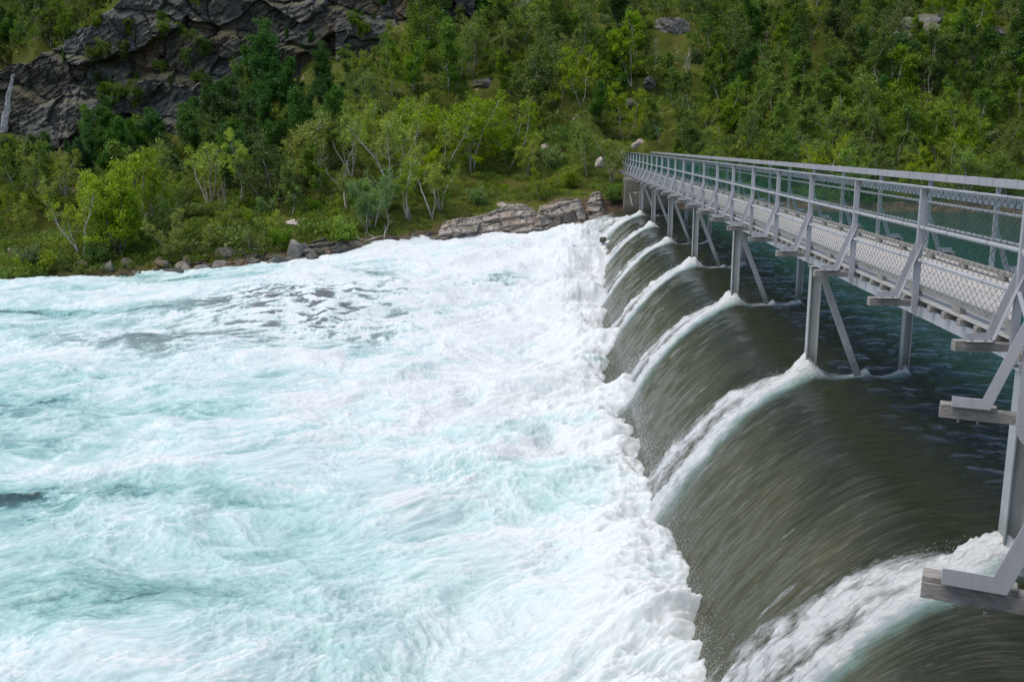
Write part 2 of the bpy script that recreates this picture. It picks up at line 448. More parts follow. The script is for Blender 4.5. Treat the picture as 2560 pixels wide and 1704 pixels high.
# ------------------------------------------------------------------ light
SUN_EL, SUN_AZ = R(66), R(-115)          # azimuth measured from +Y clockwise (towards +X)
w = bpy.data.worlds.new("World"); S.world = w; w.use_nodes = True
nt = w.node_tree; bg = nt.nodes['Background']
sky = nt.nodes.new('ShaderNodeTexSky'); sky.sky_type = 'NISHITA'; sky.sun_disc = False
sky.sun_elevation = SUN_EL; sky.sun_rotation = SUN_AZ
sky.air_density = 1.0; sky.dust_density = 1.6; sky.ozone_density = 1.0; sky.altitude = 0
nt.links.new(sky.outputs[0], bg.inputs[0]); bg.inputs[1].default_value = 0.095
sl = bpy.data.lights.new("sun", 'SUN'); sl.energy = 1.35; sl.angle = R(40); sl.color = (1.0, 0.90, 0.78)
so = bpy.data.objects.new("sun", sl); COL.objects.link(so)
sd = Vector((math.sin(SUN_AZ) * math.cos(SUN_EL), math.cos(SUN_AZ) * math.cos(SUN_EL), math.sin(SUN_EL)))
so.rotation_euler = sd.to_track_quat('Z', 'Y').to_euler(); so.location = sd * 60
S.view_settings.view_transform = 'Standard'; S.view_settings.look = 'None'
S.view_settings.gamma = 1.0; S.view_settings.exposure = 1.0
S.cycles.max_bounces = 6; S.cycles.diffuse_bounces = 3; S.cycles.transmission_bounces = 4; S.cycles.transparent_max_bounces = 8
try:
    S.cycles.use_denoising = True
    S.cycles.denoiser = 'OPENIMAGEDENOISE'
except Exception: pass
# ------------------------------------------------------------------ footbridge
SP = 2.65
NEAR = {-1: (3.19, 6.65), -2: (2.04, 3.75), -3: (0.92, 0.95)}
def post(k):
    """left rail post k: position, unit vector along the bridge, unit vector across (towards the lake)"""
    if k >= 0: return Vector((4.252, 9.173 + SP * k, 0)), Vector((0, 1, 0)), Vector((1, 0, 0))
    x, y = NEAR[k]
    return Vector((x, y, 0)), Vector((0.372, 0.928, 0)).normalized(), Vector((0.928, -0.372, 0)).normalized()
KS = list(range(-3, 25))
Z_RAIL, Z_MID, Z_LOW, Z_BEAM, Z_DECK, Z_BOLT = 3.545, 3.06, 2.67, 2.174, 2.215, 2.86
WID = 2.01                                                        # rail to rail

bridge = thing("footbridge", "grey steel footbridge with timber deck and chain-link railings on legs standing in the weir", "footbridge", (4.252, 9.173, 0))
BI = Matrix.Translation((-4.252, -9.173, 0))
def bobj(name, me, parent=None, **props):
    o = obj(name, me, parent or bridge, **props)
    return o
def shift(mb): mb.v = [(v[0] - 4.252, v[1] - 9.173, v[2]) for v in mb.v]; return mb

# posts and struts, modelled in the post's own frame (x across towards the lake, y along the bridge) and copied
def post_mesh():
    mb = MB()
    w, d = 0.037, 0.028
    mb.box((0, 0, (Z_RAIL - 0.03 + 2.1) / 2 + 0.0005), (w, d * 0.3, (Z_RAIL - 0.03 - 2.1) / 2 - 0.0005))
    mb.box((-w + 0.005, d * 0.75, (Z_RAIL - 0.03 + 2.05) / 2), (0.005, d * 0.75 - 0.009, (Z_RAIL - 0.03 - 2.05) / 2))
    out = [Vector((-w, 0, 0)), Vector((w, 0, 0)), Vector((w, 0, -0.115)), Vector((w - 0.012, 0, -0.125)), Vector((-w, 0, -0.045))]
    out = [p + Vector((0, 0, 2.10)) for p in out]
    mb.prism(out, (0, -d * 0.3, 0), (0, d * 0.3, 0))
    return mb.mesh("railing_post", M['metal'], bevel=0.003)
def strut_mesh(sgn):
    """bent angle bar: foot on the outrigger, arm up to the bolt on the post; sgn = side of the flange"""
    mb = MB()
    zf = Z_BEAM + 0.03
    yo = -0.034 * sgn * 0
    P_ = lambda x, z: Vector((x, 0, z))
    y0, y1 = (0.024, 0.031) if sgn < 0 else (-0.031, -0.024)
    foot = [P_(-0.455, zf), P_(-0.235, zf), P_(-0.235, zf + 0.075), P_(-0.455, zf + 0.075)]
    # arm direction
    a = Vector((-0.205, 0, zf + 0.02)); b = Vector((-0.002, 0, Z_BOLT + 0.035))
    dr = (b - a).normalized(); nn = Vector((-dr.z, 0, dr.x))          # points up-left
    lo0 = P_(-0.205, zf); up0 = P_(-0.26, zf + 0.075)
    lo1 = b - nn * 0.036; up1 = b + nn * 0.036
    mb.prism([P_(-0.455, zf), lo0, lo1, lo1 + dr * 0.02 + nn * 0.012, up1 + dr * 0.02 - nn * 0.012, up1, up0, P_(-0.455, zf + 0.075)], (0, y0, 0), (0, y1, 0))
    fy = (y0 - 0.066, y0 - 0.002) if sgn < 0 else (y1 + 0.002, y1 + 0.066)
    t = 0.007
    mb.prism([P_(-0.453, zf + 0.0005), P_(-0.207, zf + 0.0005), P_(-0.21, zf + t), P_(-0.453, zf + t)], (0, fy[0], 0), (0, fy[1], 0))
    q0 = lo0 + dr * 0.02; q1 = lo1 - dr * 0.02
    mb.prism([q0, q1, q1 + nn * t, q0 + nn * t], (0, fy[0], 0), (0, fy[1], 0))
    yb = (fy[0] + fy[1]) / 2
    for x in (-0.40, -0.275):                                        # bolts through the foot
        mb.tube([(x, yb, zf + t + 0.0005), (x, yb, zf + t + 0.012)], 0.016, 6, 1)
        mb.tube([(x, yb, Z_BEAM - 0.09), (x, yb, Z_BEAM - 0.0755)], 0.009, 6, 1)
    yc = y0 if sgn < 0 else y1                                       # bolt on the post
    mb.tube([(0.0, yc - 0.012 if sgn < 0 else yc + 0.001, Z_BOLT), (0.0, yc - 0.001 if sgn < 0 else yc + 0.012, Z_BOLT)], 0.021, 8, 0)
    return mb.mesh("strut", [M['metal'], M['bolt']], bevel=0.0015)
post_me = post_mesh(); strut_me = {1: strut_mesh(1), -1: strut_mesh(-1)}
SHIM = MB(); SHIM.box((-0.345, 0, Z_BEAM + 0.0145), (0.185, 0.048, 0.0135)); shim_me = SHIM.mesh("shim_board", M['wood'], bevel=0.003)
bm_ = MB(); bm_.box((WID / 2, 0, Z_BEAM - 0.0375), (WID / 2 + 0.532, 0.05, 0.0375)); beam_me = bm_.mesh("outrigger_beam", M['wood'], bevel=0.004)
jm_ = MB(); jm_.box((WID / 2, 0, Z_BEAM - 0.0385), (WID / 2 - 0.03, 0.042, 0.0365)); joist_me = jm_.mesh("joist", M['wood'], bevel=0.004)

joists = []
for k in KS:
    p, d, n = post(k)
    ang = math.atan2(n.y, n.x)
    base = p - Vector((4.252, 9.173, 0))
    beam = bobj("outrigger_beam", beam_me); beam.location = base + d * 0.085; beam.rotation_euler = (0, 0, ang)
    for side in (0, 1):
        c = base + n * (WID * side)
        po = bobj("railing_post", post_me); po.location = c
        po.rotation_euler = (0, 0, ang); po.scale = (-1 if side else 1, 1, 1)
        so_ = obj("strut", strut_me[-1 if k >= 0 else 1], po)
        sh = obj("shim_board", shim_me, beam)
        sh.location = (WID, 0, 0) if side else (0, 0, 0); sh.scale = (-1 if side else 1, 1, 1)
    nxt = post(k + 1)[0] if k + 1 in KS else None
    if nxt is not None:
        L = (nxt - p).length; dd = (nxt - p).normalized(); a2 = math.atan2(-dd.x, dd.y)
        for j in range(1, 6):
            q = base + dd * (0.085 + (L) * j / 6.0)
            joists.append((q, a2))
for q, a2 in joists[:100]:
    o = bobj("joist", joist_me); o.location = q; o.rotation_euler = (0, 0, a2)
far = MB()
for q, a2 in joists[100:]:
    far.box((q.x + WID / 2, q.y, Z_BEAM - 0.0385), (WID / 2 - 0.03, 0.042, 0.0365))
far.build("joist", M['wood'], bridge, kind="stuff")

SEG = [(post(-3)[0], post(-1)[0], post(-1)[1], post(-1)[2]), (post(0)[0], post(24)[0], post(0)[1], post(0)[2])]
def run(off, z):
    """polyline along the whole bridge at a distance off from the left rail line"""
    pts = []
    for k in KS:
        p, d, n = post(k)
        pts.append(p + n * off + Vector((0, 0, z)))
    pts[0] -= post(-3)[1] * 0.3; pts[-1] += Vector((0, 0.05, 0))
    keep = [pts[0], pts[KS.index(0)], pts[-1]] if off < 0.6 else [pts[0], pts[KS.index(-1)] + post(-1)[1] * 1.9, pts[KS.index(0)] + Vector((0, 0.55, 0)), pts[-1]]
    return keep
def sweep(profile, off, z, mb, m=0):
    """profile: list of (across, up); swept along the bridge"""
    pts = run(off, z); ring = []
    for i, p in enumerate(pts):
        t = (pts[min(i + 1, len(pts) - 1)] - pts[max(i - 1, 0)]).normalized()
        n = Vector((t.y, -t.x, 0))
        ring.append([p + n * a + Vector((0, 0, u)) for a, u in profile])
    k = len(profile); v = [q for r_ in ring for q in r_]; f = []
    for i in range(len(pts) - 1):
        for j in range(k): f.append((i * k + j, i * k + (j + 1) % k, (i + 1) * k + (j + 1) % k, (i + 1) * k + j))
    f += [tuple(range(k)), tuple((len(pts) - 1) * k + j for j in range(k))]
    mb.add(v, f, m)

for side in (0, 1):
    s = 1 if side == 0 else -1
    off = WID * side
    mb = MB()                                                      # handrail: flat cap with an apron on the walking side, tie wires round it
    cap = [(-0.045, -0.012), (0.05, -0.012), (0.05, 0.0), (-0.045, 0.0)]
    sweep([(s * a, u) for a, u in cap], off, Z_RAIL, mb)
    sweep([(s * a, u) for a, u in [(0.041, -0.115), (0.05, -0.115), (0.05, -0.0125), (0.041, -0.0125)]], off, Z_RAIL, mb)
    for (p0, p1, d, n) in SEG:
        L = (p1 - p0).length; c = 0.35
        while c < L - 0.2:
            q = p0 + d * c + n * (off + s * 0.0455) + Vector((0, 0, Z_RAIL - 0.064))
            q2 = p0 + d * c + n * (off + s * 0.0025) + Vector((0, 0, Z_RAIL - 0.006))
            Mx = Matrix((n, d, Vector((0, 0, 1)))).transposed()
            mb.box(q, (0.0065, 0.003, 0.053), Mx, 1)
            mb.box(q2, (0.0495, 0.0029, 0.008), Mx, 1)
            c += 0.62 + 0.16 * math.sin(c * 3.1)
    shift(mb).build("handrail", [M['metal'], M['tie']], bridge)
    for z in (Z_MID, Z_LOW):
        pts = run(off + s * -0.004, z)
        mb = MB(); mb.tube(pts, 0.023, 10)
        for (p0, p1, d, n) in SEG:
            L = (p1 - p0).length; c = 0.5 + z % 0.4
            while c < L - 0.2:
                q = p0 + d * c + n * (off + s * -0.004) + Vector((0, 0, z))
                mb.tube([q - d * 0.003, q + d * 0.003], 0.0255, 10, 1)
                c += 0.85 + 0.2 * math.sin(c * 2.3)
        shift(mb).build("rail_tube", [M['metal'], M['tie']], bridge, smooth=False)
    # kerb timber on spacer blocks
    mb = MB()
    ko = 0.10 if side == 0 else WID - 0.10 * 1
    sweep([(-0.035, 0), (0.035, 0), (0.035, 0.055), (-0.035, 0.055)], 0.095 if side == 0 else WID - 0.30, Z_DECK + 0.075, mb)
    for (p0, p1, d, n) in SEG:
        L = (p1 - p0).length; c = 0.25
        Mx = Matrix((n, d, Vector((0, 0, 1)))).transposed()
        while c < L:
            q = p0 + d * c + n * (0.095 if side == 0 else WID - 0.30) + Vector((0, 0, Z_DECK + 0.0375))
            mb.box(q, (0.034, 0.11, 0.0365), Mx)
            c += SP / 2
    shift(mb).build("kerb_timber", M['wood'], bridge)

# deck boards lie lengthwise on the joists
mb = MB()
x = 0.055; rnd = random.Random(5)
while x < WID - 0.06:
    w_ = 0.118
    dz = rnd.uniform(-0.003, 0.003)
    sweep([(-w_ / 2 + 0.004, 0), (w_ / 2 - 0.004, 0), (w_ / 2 - 0.004, 0.037), (-w_ / 2 + 0.004, 0.037)], x + w_ / 2, Z_BEAM + 0.003 + dz, mb)
    x += w_
shift(mb).build("deck", M['deck'], bridge)
# girders (steel channels) under both edges
for off in (0.16, WID - 0.26):
    mb = MB()
    sweep([(-0.05, 0), (0.05, 0), (0.05, 0.012), (-0.038, 0.012), (-0.038, 0.128), (0.05, 0.128), (0.05, 0.14), (-0.05, 0.14)], off, 1.955, mb)
    shift(mb).build("girder", M['metal'], bridge)

# trestles: H-section legs and a bolted channel brace
def hsec(h, b, tw, tf):
    return [Vector((-h / 2, -b / 2, 0)), Vector((-h / 2 + tf, -b / 2, 0)), Vector((-h / 2 + tf, -tw / 2, 0)), Vector((h / 2 - tf, -tw / 2, 0)), Vector((h / 2 - tf, -b / 2, 0)), Vector((h / 2, -b / 2, 0)),
            Vector((h / 2, b / 2, 0)), Vector((h / 2 - tf, b / 2, 0)), Vector((h / 2 - tf, tw / 2, 0)), Vector((-h / 2 + tf, tw / 2, 0)), Vector((-h / 2 + tf, b / 2, 0)), Vector((-h / 2, b / 2, 0))]
def leg_mesh(h, b, z0, z1):
    mb = MB()
    mb.prism(hsec(h, b, 0.016, 0.02), (0, 0, z0), (0, 0, z1))
    mb.box((0, 0, z1 + 0.008), (h / 2 + 0.03, b / 2 + 0.03, 0.008))
    for dz in (0.14, 0.24):
        for sx in (-0.045, 0.045):
            mb.tube([(sx, -0.022, z1 - dz), (sx, -0.008, z1 - dz)], 0.013, 6)
    return mb.mesh("trestle_leg", M['leg'], bevel=0.003)
leg_front = leg_mesh(0.19, 0.15, -1.2, 1.935); leg_back = leg_mesh(0.145, 0.15, -1.2, 1.935)
def brace_mesh():
    mb = MB()
    a, b = Vector((0.10, 0, 1.80)), Vector((1.14, 0, -0.75))
    dr = (b - a).normalized(); nn = Vector((dr.z, 0, -dr.x)) * -1
    h = 0.058; t = 0.012
    q = [a - nn * h, a + nn * h, b + nn * h, b - nn * h]
    mb.prism([q[0], q[1], q[2], q[3]], (0, -0.006, 0), (0, 0.006, 0))
    for s in (-1, 1):
        e0 = a + nn * (s * (h - t / 2)); e1 = b + nn * (s * (h - t / 2)); c = nn * (t / 2 - 0.0015)
        mb.prism([e0 - c, e0 + c, e1 + c, e1 - c], (0, 0.0065, 0), (0, 0.07, 0))
    L = (b - a).length
    for c in (0.07, 0.24, 0.42, 0.9, 1.45, 2.05):
        p = a + dr * c + nn * (0.02 if int(c * 100) % 2 else -0.02)
        mb.tube([p + Vector((0, -0.016, 0)), p + Vector((0, -0.0065, 0))], 0.016, 7)
    return mb.mesh("trestle_brace", M['leg'], bevel=0.002)
brace_me = brace_mesh()
TRESTLES = [0, 3, 6, 9, 12, 15, 18]
for k in TRESTLES:
    p, d, n = post(k)
    b0 = p - Vector((4.252, 9.173, 0))
    for me, x, y in ((leg_front, 0.153, -0.02), (leg_back, 1.80, -0.02), (brace_me, 0.153, -0.09)):
        o = bobj("trestle_brace" if me is brace_me else "trestle_leg", me); o.location = b0 + n * x + d * y

# chain-link: real zigzag wires, one panel per bay
def chain_mesh(L):
    z0, z1 = Z_DECK + 0.135, Z_RAIL - 0.045
    pit, hh = 0.072, 0.048
    nseg = int((z1 - z0) / hh)
    nw = int(round(L / pit)); pit = L / nw
    zz = np.linspace(z0, z1, nseg + 1)
    r = 0.0026
    V = []; Fc = []
    ang = [math.pi / 2 + 2 * math.pi * i / 3 for i in range(3)]
    for i in range(nw):
        yc = (i + 0.5) * pit
        sg = np.where((np.arange(nseg + 1) + i) % 2 == 0, 1, -1)
        y = yc + sg * pit * 0.5
        xo = 0.0022 * sg
        ring = np.stack([np.stack([xo + r * math.cos(a), y + r * math.sin(a) * 0.8, zz + r * math.sin(a) * 0.6], -1) for a in ang], 1)
        b = len(V) * 3 * (nseg + 1)
        V.append(ring.reshape(-1, 3))
        idx = np.arange(nseg)[:, None] * 3 + np.arange(3)[None]
        nx = np.arange(nseg)[:, None] * 3 + (np.arange(3)[None] + 1) % 3
        Fc.append(np.stack([idx, nx, nx + 3, idx + 3], -1).reshape(-1, 4) + b)
    return mesh_from("chain_link_panel", np.concatenate(V), np.concatenate(Fc), M['wire'], smooth=False)
chain_me = chain_mesh(SP); chain_near = chain_mesh((post(-1)[0] - post(-2)[0]).length)
for k in KS[:-1]:
    p, d, n = post(k); q = post(k + 1)[0]
    dd = (q - p).normalized(); a2 = math.atan2(-dd.x, dd.y)
    for side in (0, 1):
        o = bobj("chain_link_panel", chain_me if k >= 0 else chain_near)
        nn = Vector((dd.y, -dd.x, 0))
        pp = p + nn * (0.034 if side == 0 else WID - 0.034)
        o.location = pp - Vector((4.252, 9.173, 0)); o.rotation_euler = (0, 0, a2)
        o.scale = (1, (q - p).length / (SP if k >= 0 else (post(-1)[0] - post(-2)[0]).length), 1)

# concrete abutment at the far end
ab = thing("abutment", "stained concrete abutment carrying the far end of the footbridge, with a white lime streak", "abutment", (4.9, 62, 0))
mb = MB()
y0, y1 = 60.9, 65.5
f = [(3.52, -1.6), (6.42, -1.6), (6.30, 1.93), (3.73, 1.93)]
mb.add([(x, y0, z) for x, z in f] + [(x + 0.1, y1, z) for x, z in f], [(0, 1, 2, 3), (7, 6, 5, 4), (0, 3, 7, 4), (1, 5, 6, 2), (3, 2, 6, 7), (0, 4, 5, 1)])
mb.v = [(v[0] - 4.9, v[1] - 62, v[2]) for v in mb.v]
mb.build("block", M['concrete'], ab, bevel=0.03)
mb = MB()
pts = [(3.98, 1.13), (4.03, 1.1), (4.05, 0.9), (4.12, 0.7), (4.13, 0.5), (4.2, 0.34), (4.17, 0.28), (4.08, 0.46), (4.05, 0.66), (3.99, 0.86)]
mb.prism([Vector((x, 0, z)) for x, z in pts], (-4.9, y0 - 62 - 0.012, 0), (-4.9, y0 - 62 + 0.003, 0))
mb.prism([Vector((x, 0, z)) for x, z in [(4.1, 1.14), (4.62, 1.16), (4.6, 1.12), (4.36, 1.1), (4.32, 0.98), (4.26, 1.1)]], (-4.9, y0 - 62 - 0.012, 0), (-4.9, y0 - 62 + 0.003, 0))
mb.build("lime_streak", M['lime'], ab)
# ------------------------------------------------------------------ lake, weir overflow
PHI = R(21.8)
ss = np.arange(-14, 54, 0.02)
phi = PHI * sst(0.8, -2.4, ss)
cx = np.cumsum(np.sin(phi)) * 0.02; cy = np.cumsum(np.cos(phi)) * 0.02
i0 = np.argmin(np.abs(ss - 2.0))
cx += 4.405 - cx[i0]; cy += 9.173 + 2.0 - cy[i0]
def crest(s): return np.interp(s, ss, cx), np.interp(s, ss, cy), np.interp(s, ss, phi)

def smooth_curve(pts, lo, hi, sig=0.16):
    x = np.arange(lo - 1, hi + 1, 0.02); y = np.interp(x, *zip(*pts))
    k = np.exp(-0.5 * (np.arange(-40, 41) * 0.02 / sig) ** 2); k /= k.sum()
    y = np.convolve(np.pad(y, 40, mode='edge'), k, 'valid')
    return x, y
PROF = smooth_curve([(-9, 0), (-0.6, 0.0), (0.0, -0.04), (0.4, -0.12), (0.75, -0.26), (1.1, -0.52), (1.5, -0.86), (1.75, -1.14), (2.05, -1.48), (2.3, -1.80), (2.55, -2.24), (2.8, -2.62), (3.3, -2.86), (5.5, -3.05)], -9, 7)
CHUTE = smooth_curve([(-9, 0), (-0.8, 0.0), (0.6, -0.06), (1.6, -0.2), (2.6, -0.5), (3.4, -1.05), (4.2, -1.5), (5.5, -1.9), (7, -2.1)], -9, 7, 0.25)

rows = [-8.6]
while rows[-1] < 52.9:
    Yc = rows[-1] + 9.2
    rows.append(rows[-1] + max(0.022, 0.0028 * Yc))
rows = np.array(rows)
tcol = np.concatenate([-np.geomspace(62, 13, 40)[:-1], np.arange(-13, -5, 0.1), np.arange(-5, -0.4, 0.045), np.arange(-0.4, 4.8, 0.026)])
Sg, Tg = np.meshgrid(rows, tcol, indexing='ij')
Sg = Sg.astype(F32); Tg = Tg.astype(F32)
ch = sst(46.3, 48.8, Sg)
z_ = lerp(np.interp(Tg, *PROF), np.interp(Tg, *CHUTE), ch)
# slow bows of the sheet along the weir
z_ = z_ + 0.10 * fbm(Sg * 0.35, Tg * 0.4, 3, 5) * sst(0.6, 2.2, Tg)
ax, ay, ap = crest(Sg)
nx, ny = np.cos(ap), -np.sin(ap)                     # towards the lake
dz = np.gradient(z_, axis=1) / np.gradient(Tg, axis=1)
arc = np.cumsum(np.hypot(np.gradient(Tg, axis=1), np.gradient(z_, axis=1)), axis=1)
arc -= arc[:, [np.argmin(np.abs(tcol))]]
nl = np.hypot(dz, 1)
onface = sst(-1.8, 0.6, Tg)
foam = np.zeros_like(Sg); aer = np.zeros_like(Sg); h = np.zeros_like(Sg)
# ripples of the lake
lk = 1 - sst(-1.2, 0.3, Tg)
Xp, Yp = ax - nx * Tg, ay - ny * Tg
h += lk * (0.055 * perlin(Xp * 0.9 + 0.3 * Yp, Yp * 2.1, 31) + 0.04 * perlin(Xp * 0.5, Yp * 1.1 + Xp * 0.2, 32) + 0.036 * perlin(Xp * 2.0 + 0.5 * Yp, Yp * 4.6, 33) * sst(-7, -5, Tg)) * sst(-13, -11, Tg)
# streaks of the falling sheet
h += onface * sst(-0.6, 1.2, Tg) * (0.020 * perlin(Sg * 3.2 + 0.3 * perlin(Sg, arc * .7, 3), arc * 0.55, 41) + 0.014 * perlin(Sg * 9, arc * 1.1, 42) + 0.006 * perlin(Sg * 21, arc * 1.8, 44) + 0.03 * perlin(Sg * 1.1, arc * 0.3, 43))
# wakes below the trestle legs
wob = 0.10 * perlin(arc * 1.1, Sg * 0.15, 51) + 0.22 * perlin(arc * 0.45, np.round(Sg / 7.95) * 3.7 + 0.3, 52) * sst(0, 1.5, Tg)
rag = fbm(Sg * 3.5, arc * 1.8, 4, 61)
fine = fbm(Sg * 12, arc * 4.0, 4, 62, 0.68)
fray = fbm(Sg * 2.2, arc * 2.6, 4, 63, 0.62)
vary = np.random.RandomState(8).rand(len(TRESTLES))
for i, k in enumerate(TRESTLES):
    sk = k * SP - 0.03
    m_ = np.abs(Sg - sk) < 2.6
    d = Tg[m_]; rg = rag[m_]; fi = fine[m_]
    dp = np.clip(d, 0, None)
    y = (Sg - sk - wob)[m_] + fray[m_] * (0.10 + 0.22 * sst(0.3, 2.5, d)) * sst(-0.2, 0.4, d)
    g = lambda c, w_: np.exp(-((y - c) / w_) ** 2)
    on = sst(-0.25, 0.05, d)
    yf, wf = 0.06 + (0.21 + 0.05 * vary[i]) * dp + 0.10 * rg * (0.3 + dp), (0.19 + 0.16 * dp) * (0.8 + 0.4 * vary[i])
    yn, wn = -0.05 - (0.14 + 0.06 * vary[-1 - i]) * dp + 0.04 * rg * dp, 0.17 + 0.14 * dp
    far_ = (0.82 + 0.3 * vary[(i * 3) % 7]) * g(yf, wf) * (1.0 - 0.25 * sst(0.9, 3.0, d)); near_ = g(yn, wn) * 1.06
    f = np.maximum(far_, near_) * on
    f = f * (1 + (0.5 + 0.9 * sst(0.5, 2.2, d)) * fi + 0.6 * rg * sst(.3, 2, d))
    gap = g((yf + yn) / 2, 0.05 + 0.05 * dp) * sst(0.8, 1.8, d)
    f = f * (1 - 0.55 * gap * (0.6 + rg))
    mound = np.exp(-((y / 0.26) ** 2 + ((d - 0.02) / 0.30) ** 2))
    f = np.maximum(f, 1.25 * mound)
    a_ = np.exp(-((y - (yn - 0.13 - 0.07 * dp)) / (0.12 + 0.13 * dp)) ** 2) * on * (0.9 - 0.13 * dp)
    hh = on * (0.065 * g(yf, 0.22 + 0.12 * dp) * (1 + 0.8 * rg) + 0.055 * g(yn, 0.22 + 0.12 * dp) * (1 + 0.5 * rg)) * sst(4.2, 2.4, d) + 0.24 * mound * (1 + 0.5 * fi)
    hh += f * (0.05 * rg + 0.06 * fi)
    # line of broken water between the back leg, the brace and the front leg
    for x0, st_ in ((-1.66, 1.0), (-0.98, 0.8)):
        q = d - x0
        body = np.exp(-(y / (0.10 + 0.05 * np.clip(q, 0, 1))) ** 2) * sst(-0.16, 0.02, q) * np.exp(-np.clip(q, 0, None) / 0.42)
        f = np.maximum(f, st_ * 1.9 * body * (1 + 0.6 * fi))
        hh += 0.20 * st_ * body * (1 + 0.7 * fi) * np.exp(-np.clip(q, 0, None) / 0.25)
        a_ = np.maximum(a_, 0.75 * np.exp(-((y + 0.13) / 0.13) ** 2) * sst(-0.1, 0.15, q) * np.exp(-np.clip(q - 0.2, 0, None) / 0.6))
    hh -= 0.07 * np.exp(-((y + 0.1) / 0.3) ** 2) * sst(-1.6, -1.2, d) * sst(0.0, -0.3, d)
    foam[m_] = np.maximum(foam[m_], f); aer[m_] = np.maximum(aer[m_], a_); h[m_] += hh
# the broken chute between the last trestle and the far rocks
cf = ch * sst(1.0, 3.2, Tg + 0.9 * fbm(Sg * 0.9, Tg * 0.9, 3, 71))
foam = np.maximum(foam, cf * (0.85 + 1.5 * fbm(Sg * 1.6, Tg * 0.8, 5, 72, .6) + 0.5 * fine)); aer = np.maximum(aer, 0.8 * cf)
h += cf * (0.40 * fbm(Sg * 0.9, Tg * 0.7, 3, 73) + 0.16 * fbm(Sg * 3, Tg * 2, 3, 74))
# specks and threads of white on the sheet
thr = sst(0.30, 0.5, perlin(Sg * 7, arc * 0.8, 81)) * sst(0.15, 0.4, perlin(Sg * 1.3, arc * 0.6, 82)) * onface
foam = np.maximum(foam, 0.42 * thr * sst(0.8, 2.0, Tg))
# frayed lip at the toe
X = Xp + nx * 0 + (-nx) * (-dz) * 0; 
up = 1 / nl; dn = -dz / nl                            # sheet normal in (t, z)
Xw = Xp - nx * (dn * h); Yw = Yp - ny * (dn * h); Zw = z_ + up * h
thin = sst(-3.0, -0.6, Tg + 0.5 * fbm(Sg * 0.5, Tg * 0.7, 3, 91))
verts = np.stack([Xw, Yw, Zw], -1).reshape(-1, 3)
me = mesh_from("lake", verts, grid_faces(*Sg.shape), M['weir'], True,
               dict(foam=np.clip(foam, 0, 1.4), aer=np.clip(aer, 0, 1), thin=thin, streak=onface, dark=sst(-3.2, -1.4, Tg) * sst(1.7, 0.5, Tg + 0.7 * fbm(Sg * 0.9, Tg * 0.8, 4, 92) + 0.18 * fine)),  # last mask: ragged outline of the painted hill and bridge reflection
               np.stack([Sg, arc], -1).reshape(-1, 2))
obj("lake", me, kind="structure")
WEIR_PTS = (Xw, Yw, Zw, foam, Tg, Sg)

# ------------------------------------------------------------------ river of white water below the weir
def river_base(X, Y):
    return -2.72 + 1.5 * sst(33, 60, Y) * sst(-26, -4, X)
ang = np.concatenate([np.linspace(-58, -34.5, 110)[:-1], np.linspace(-34.5, 13.5, 930), np.linspace(13.5, 26, 60)[1:]]) * math.pi / 180
rr = [5.0]
while rr[-1] < 66:
    rr.append(rr[-1] + max(0.012, min(0.22, 0.62 * rr[-1] ** 2 / 6500)) * (3.0 if rr[-1] < 9.5 else 1.0))
rr = np.array(rr)
Rg, Ag = np.meshgrid(rr, ang, indexing='ij')
X = (Rg * np.sin(Ag)).astype(F32); Y = (Rg * np.cos(Ag)).astype(F32)
# weir toe in front of each point: distance from the crest line downstream
s_of_y = np.interp(Y, cy + 0 * cy, ss)
tx, ty, tp = crest(s_of_y)
dt = (tx - X) * np.cos(tp)                            # distance downstream of the crest
toe = 2.62
dtoe = dt - toe
ex, ey = -0.93, -0.37
wx = 1.1 * fbm(X * 0.22, Y * 0.22, 3, 101); wy = 1.1 * fbm(X * 0.22 + 9, Y * 0.22 + 4, 3, 102)
Xw_, Yw_ = X + wx, Y + wy
U = Xw_ * ex + Yw_ * ey; V = -Xw_ * ey + Yw_ * ex
near = np.exp(-np.clip(dtoe, 0, None) / 4.5)
wk = np.zeros_like(X)                                 # where the wakes plunge in
for k in TRESTLES:
    wk = np.maximum(wk, np.exp(-((s_of_y - k * SP) / 1.25) ** 2))
big = fbm(U * 0.24, V * 0.34, 3, 111)
mid = ridged(U * 0.62, V * 0.95, 4, 121)
chop = fbm(U * 2.0, V * 3.2, 4, 131, 0.6)
tiny = fbm(U * 7.5, V * 13, 3, 141, 0.65)
zb = river_base(X, Y)
pile = np.exp(-((dtoe - 0.55 - 0.5 * sst(24, 40, Y)) / (0.95 + 0.5 * sst(24, 40, Y))) ** 2) * (1 + 0.5 * sst(24, 40, Y) * wk)
far_gap = sst(20, 30, Y) * (1 - wk)
Zr = zb + big * (0.34 + 0.50 * near) + (mid - 0.62) * (0.09 + 0.13 * near) + chop * (0.040 + 0.045 * near) + tiny * (0.010 + 0.014 * near)
Zr += pile * (0.26 + 0.24 * wk + 0.25 * perlin(s_of_y * 0.9, dtoe * .5, 151)) - far_gap * 0.42 * np.exp(-((dtoe - 0.2) / 1.3) ** 2)
def spot(px, py, rx, ry, z=-2.6, rot=0.0):
    c = at_z(px, py, z)
    a, b = X - c[0], Y - c[1]
    if rot: a, b = a * math.cos(rot) + b * math.sin(rot), -a * math.sin(rot) + b * math.cos(rot)
    return np.exp(-((a / rx) ** 2 + (b / ry) ** 2))
lowf = fbm(X * 0.11, Y * 0.13, 3, 161)
D = 0.44 + 0.18 * lowf + 0.45 * np.exp(-(np.clip(dtoe, 0, None) / lerp(9.0, 13.0, sst(13, 24, Y))) ** 2) + 0.16 * sst(20, 40, Y)
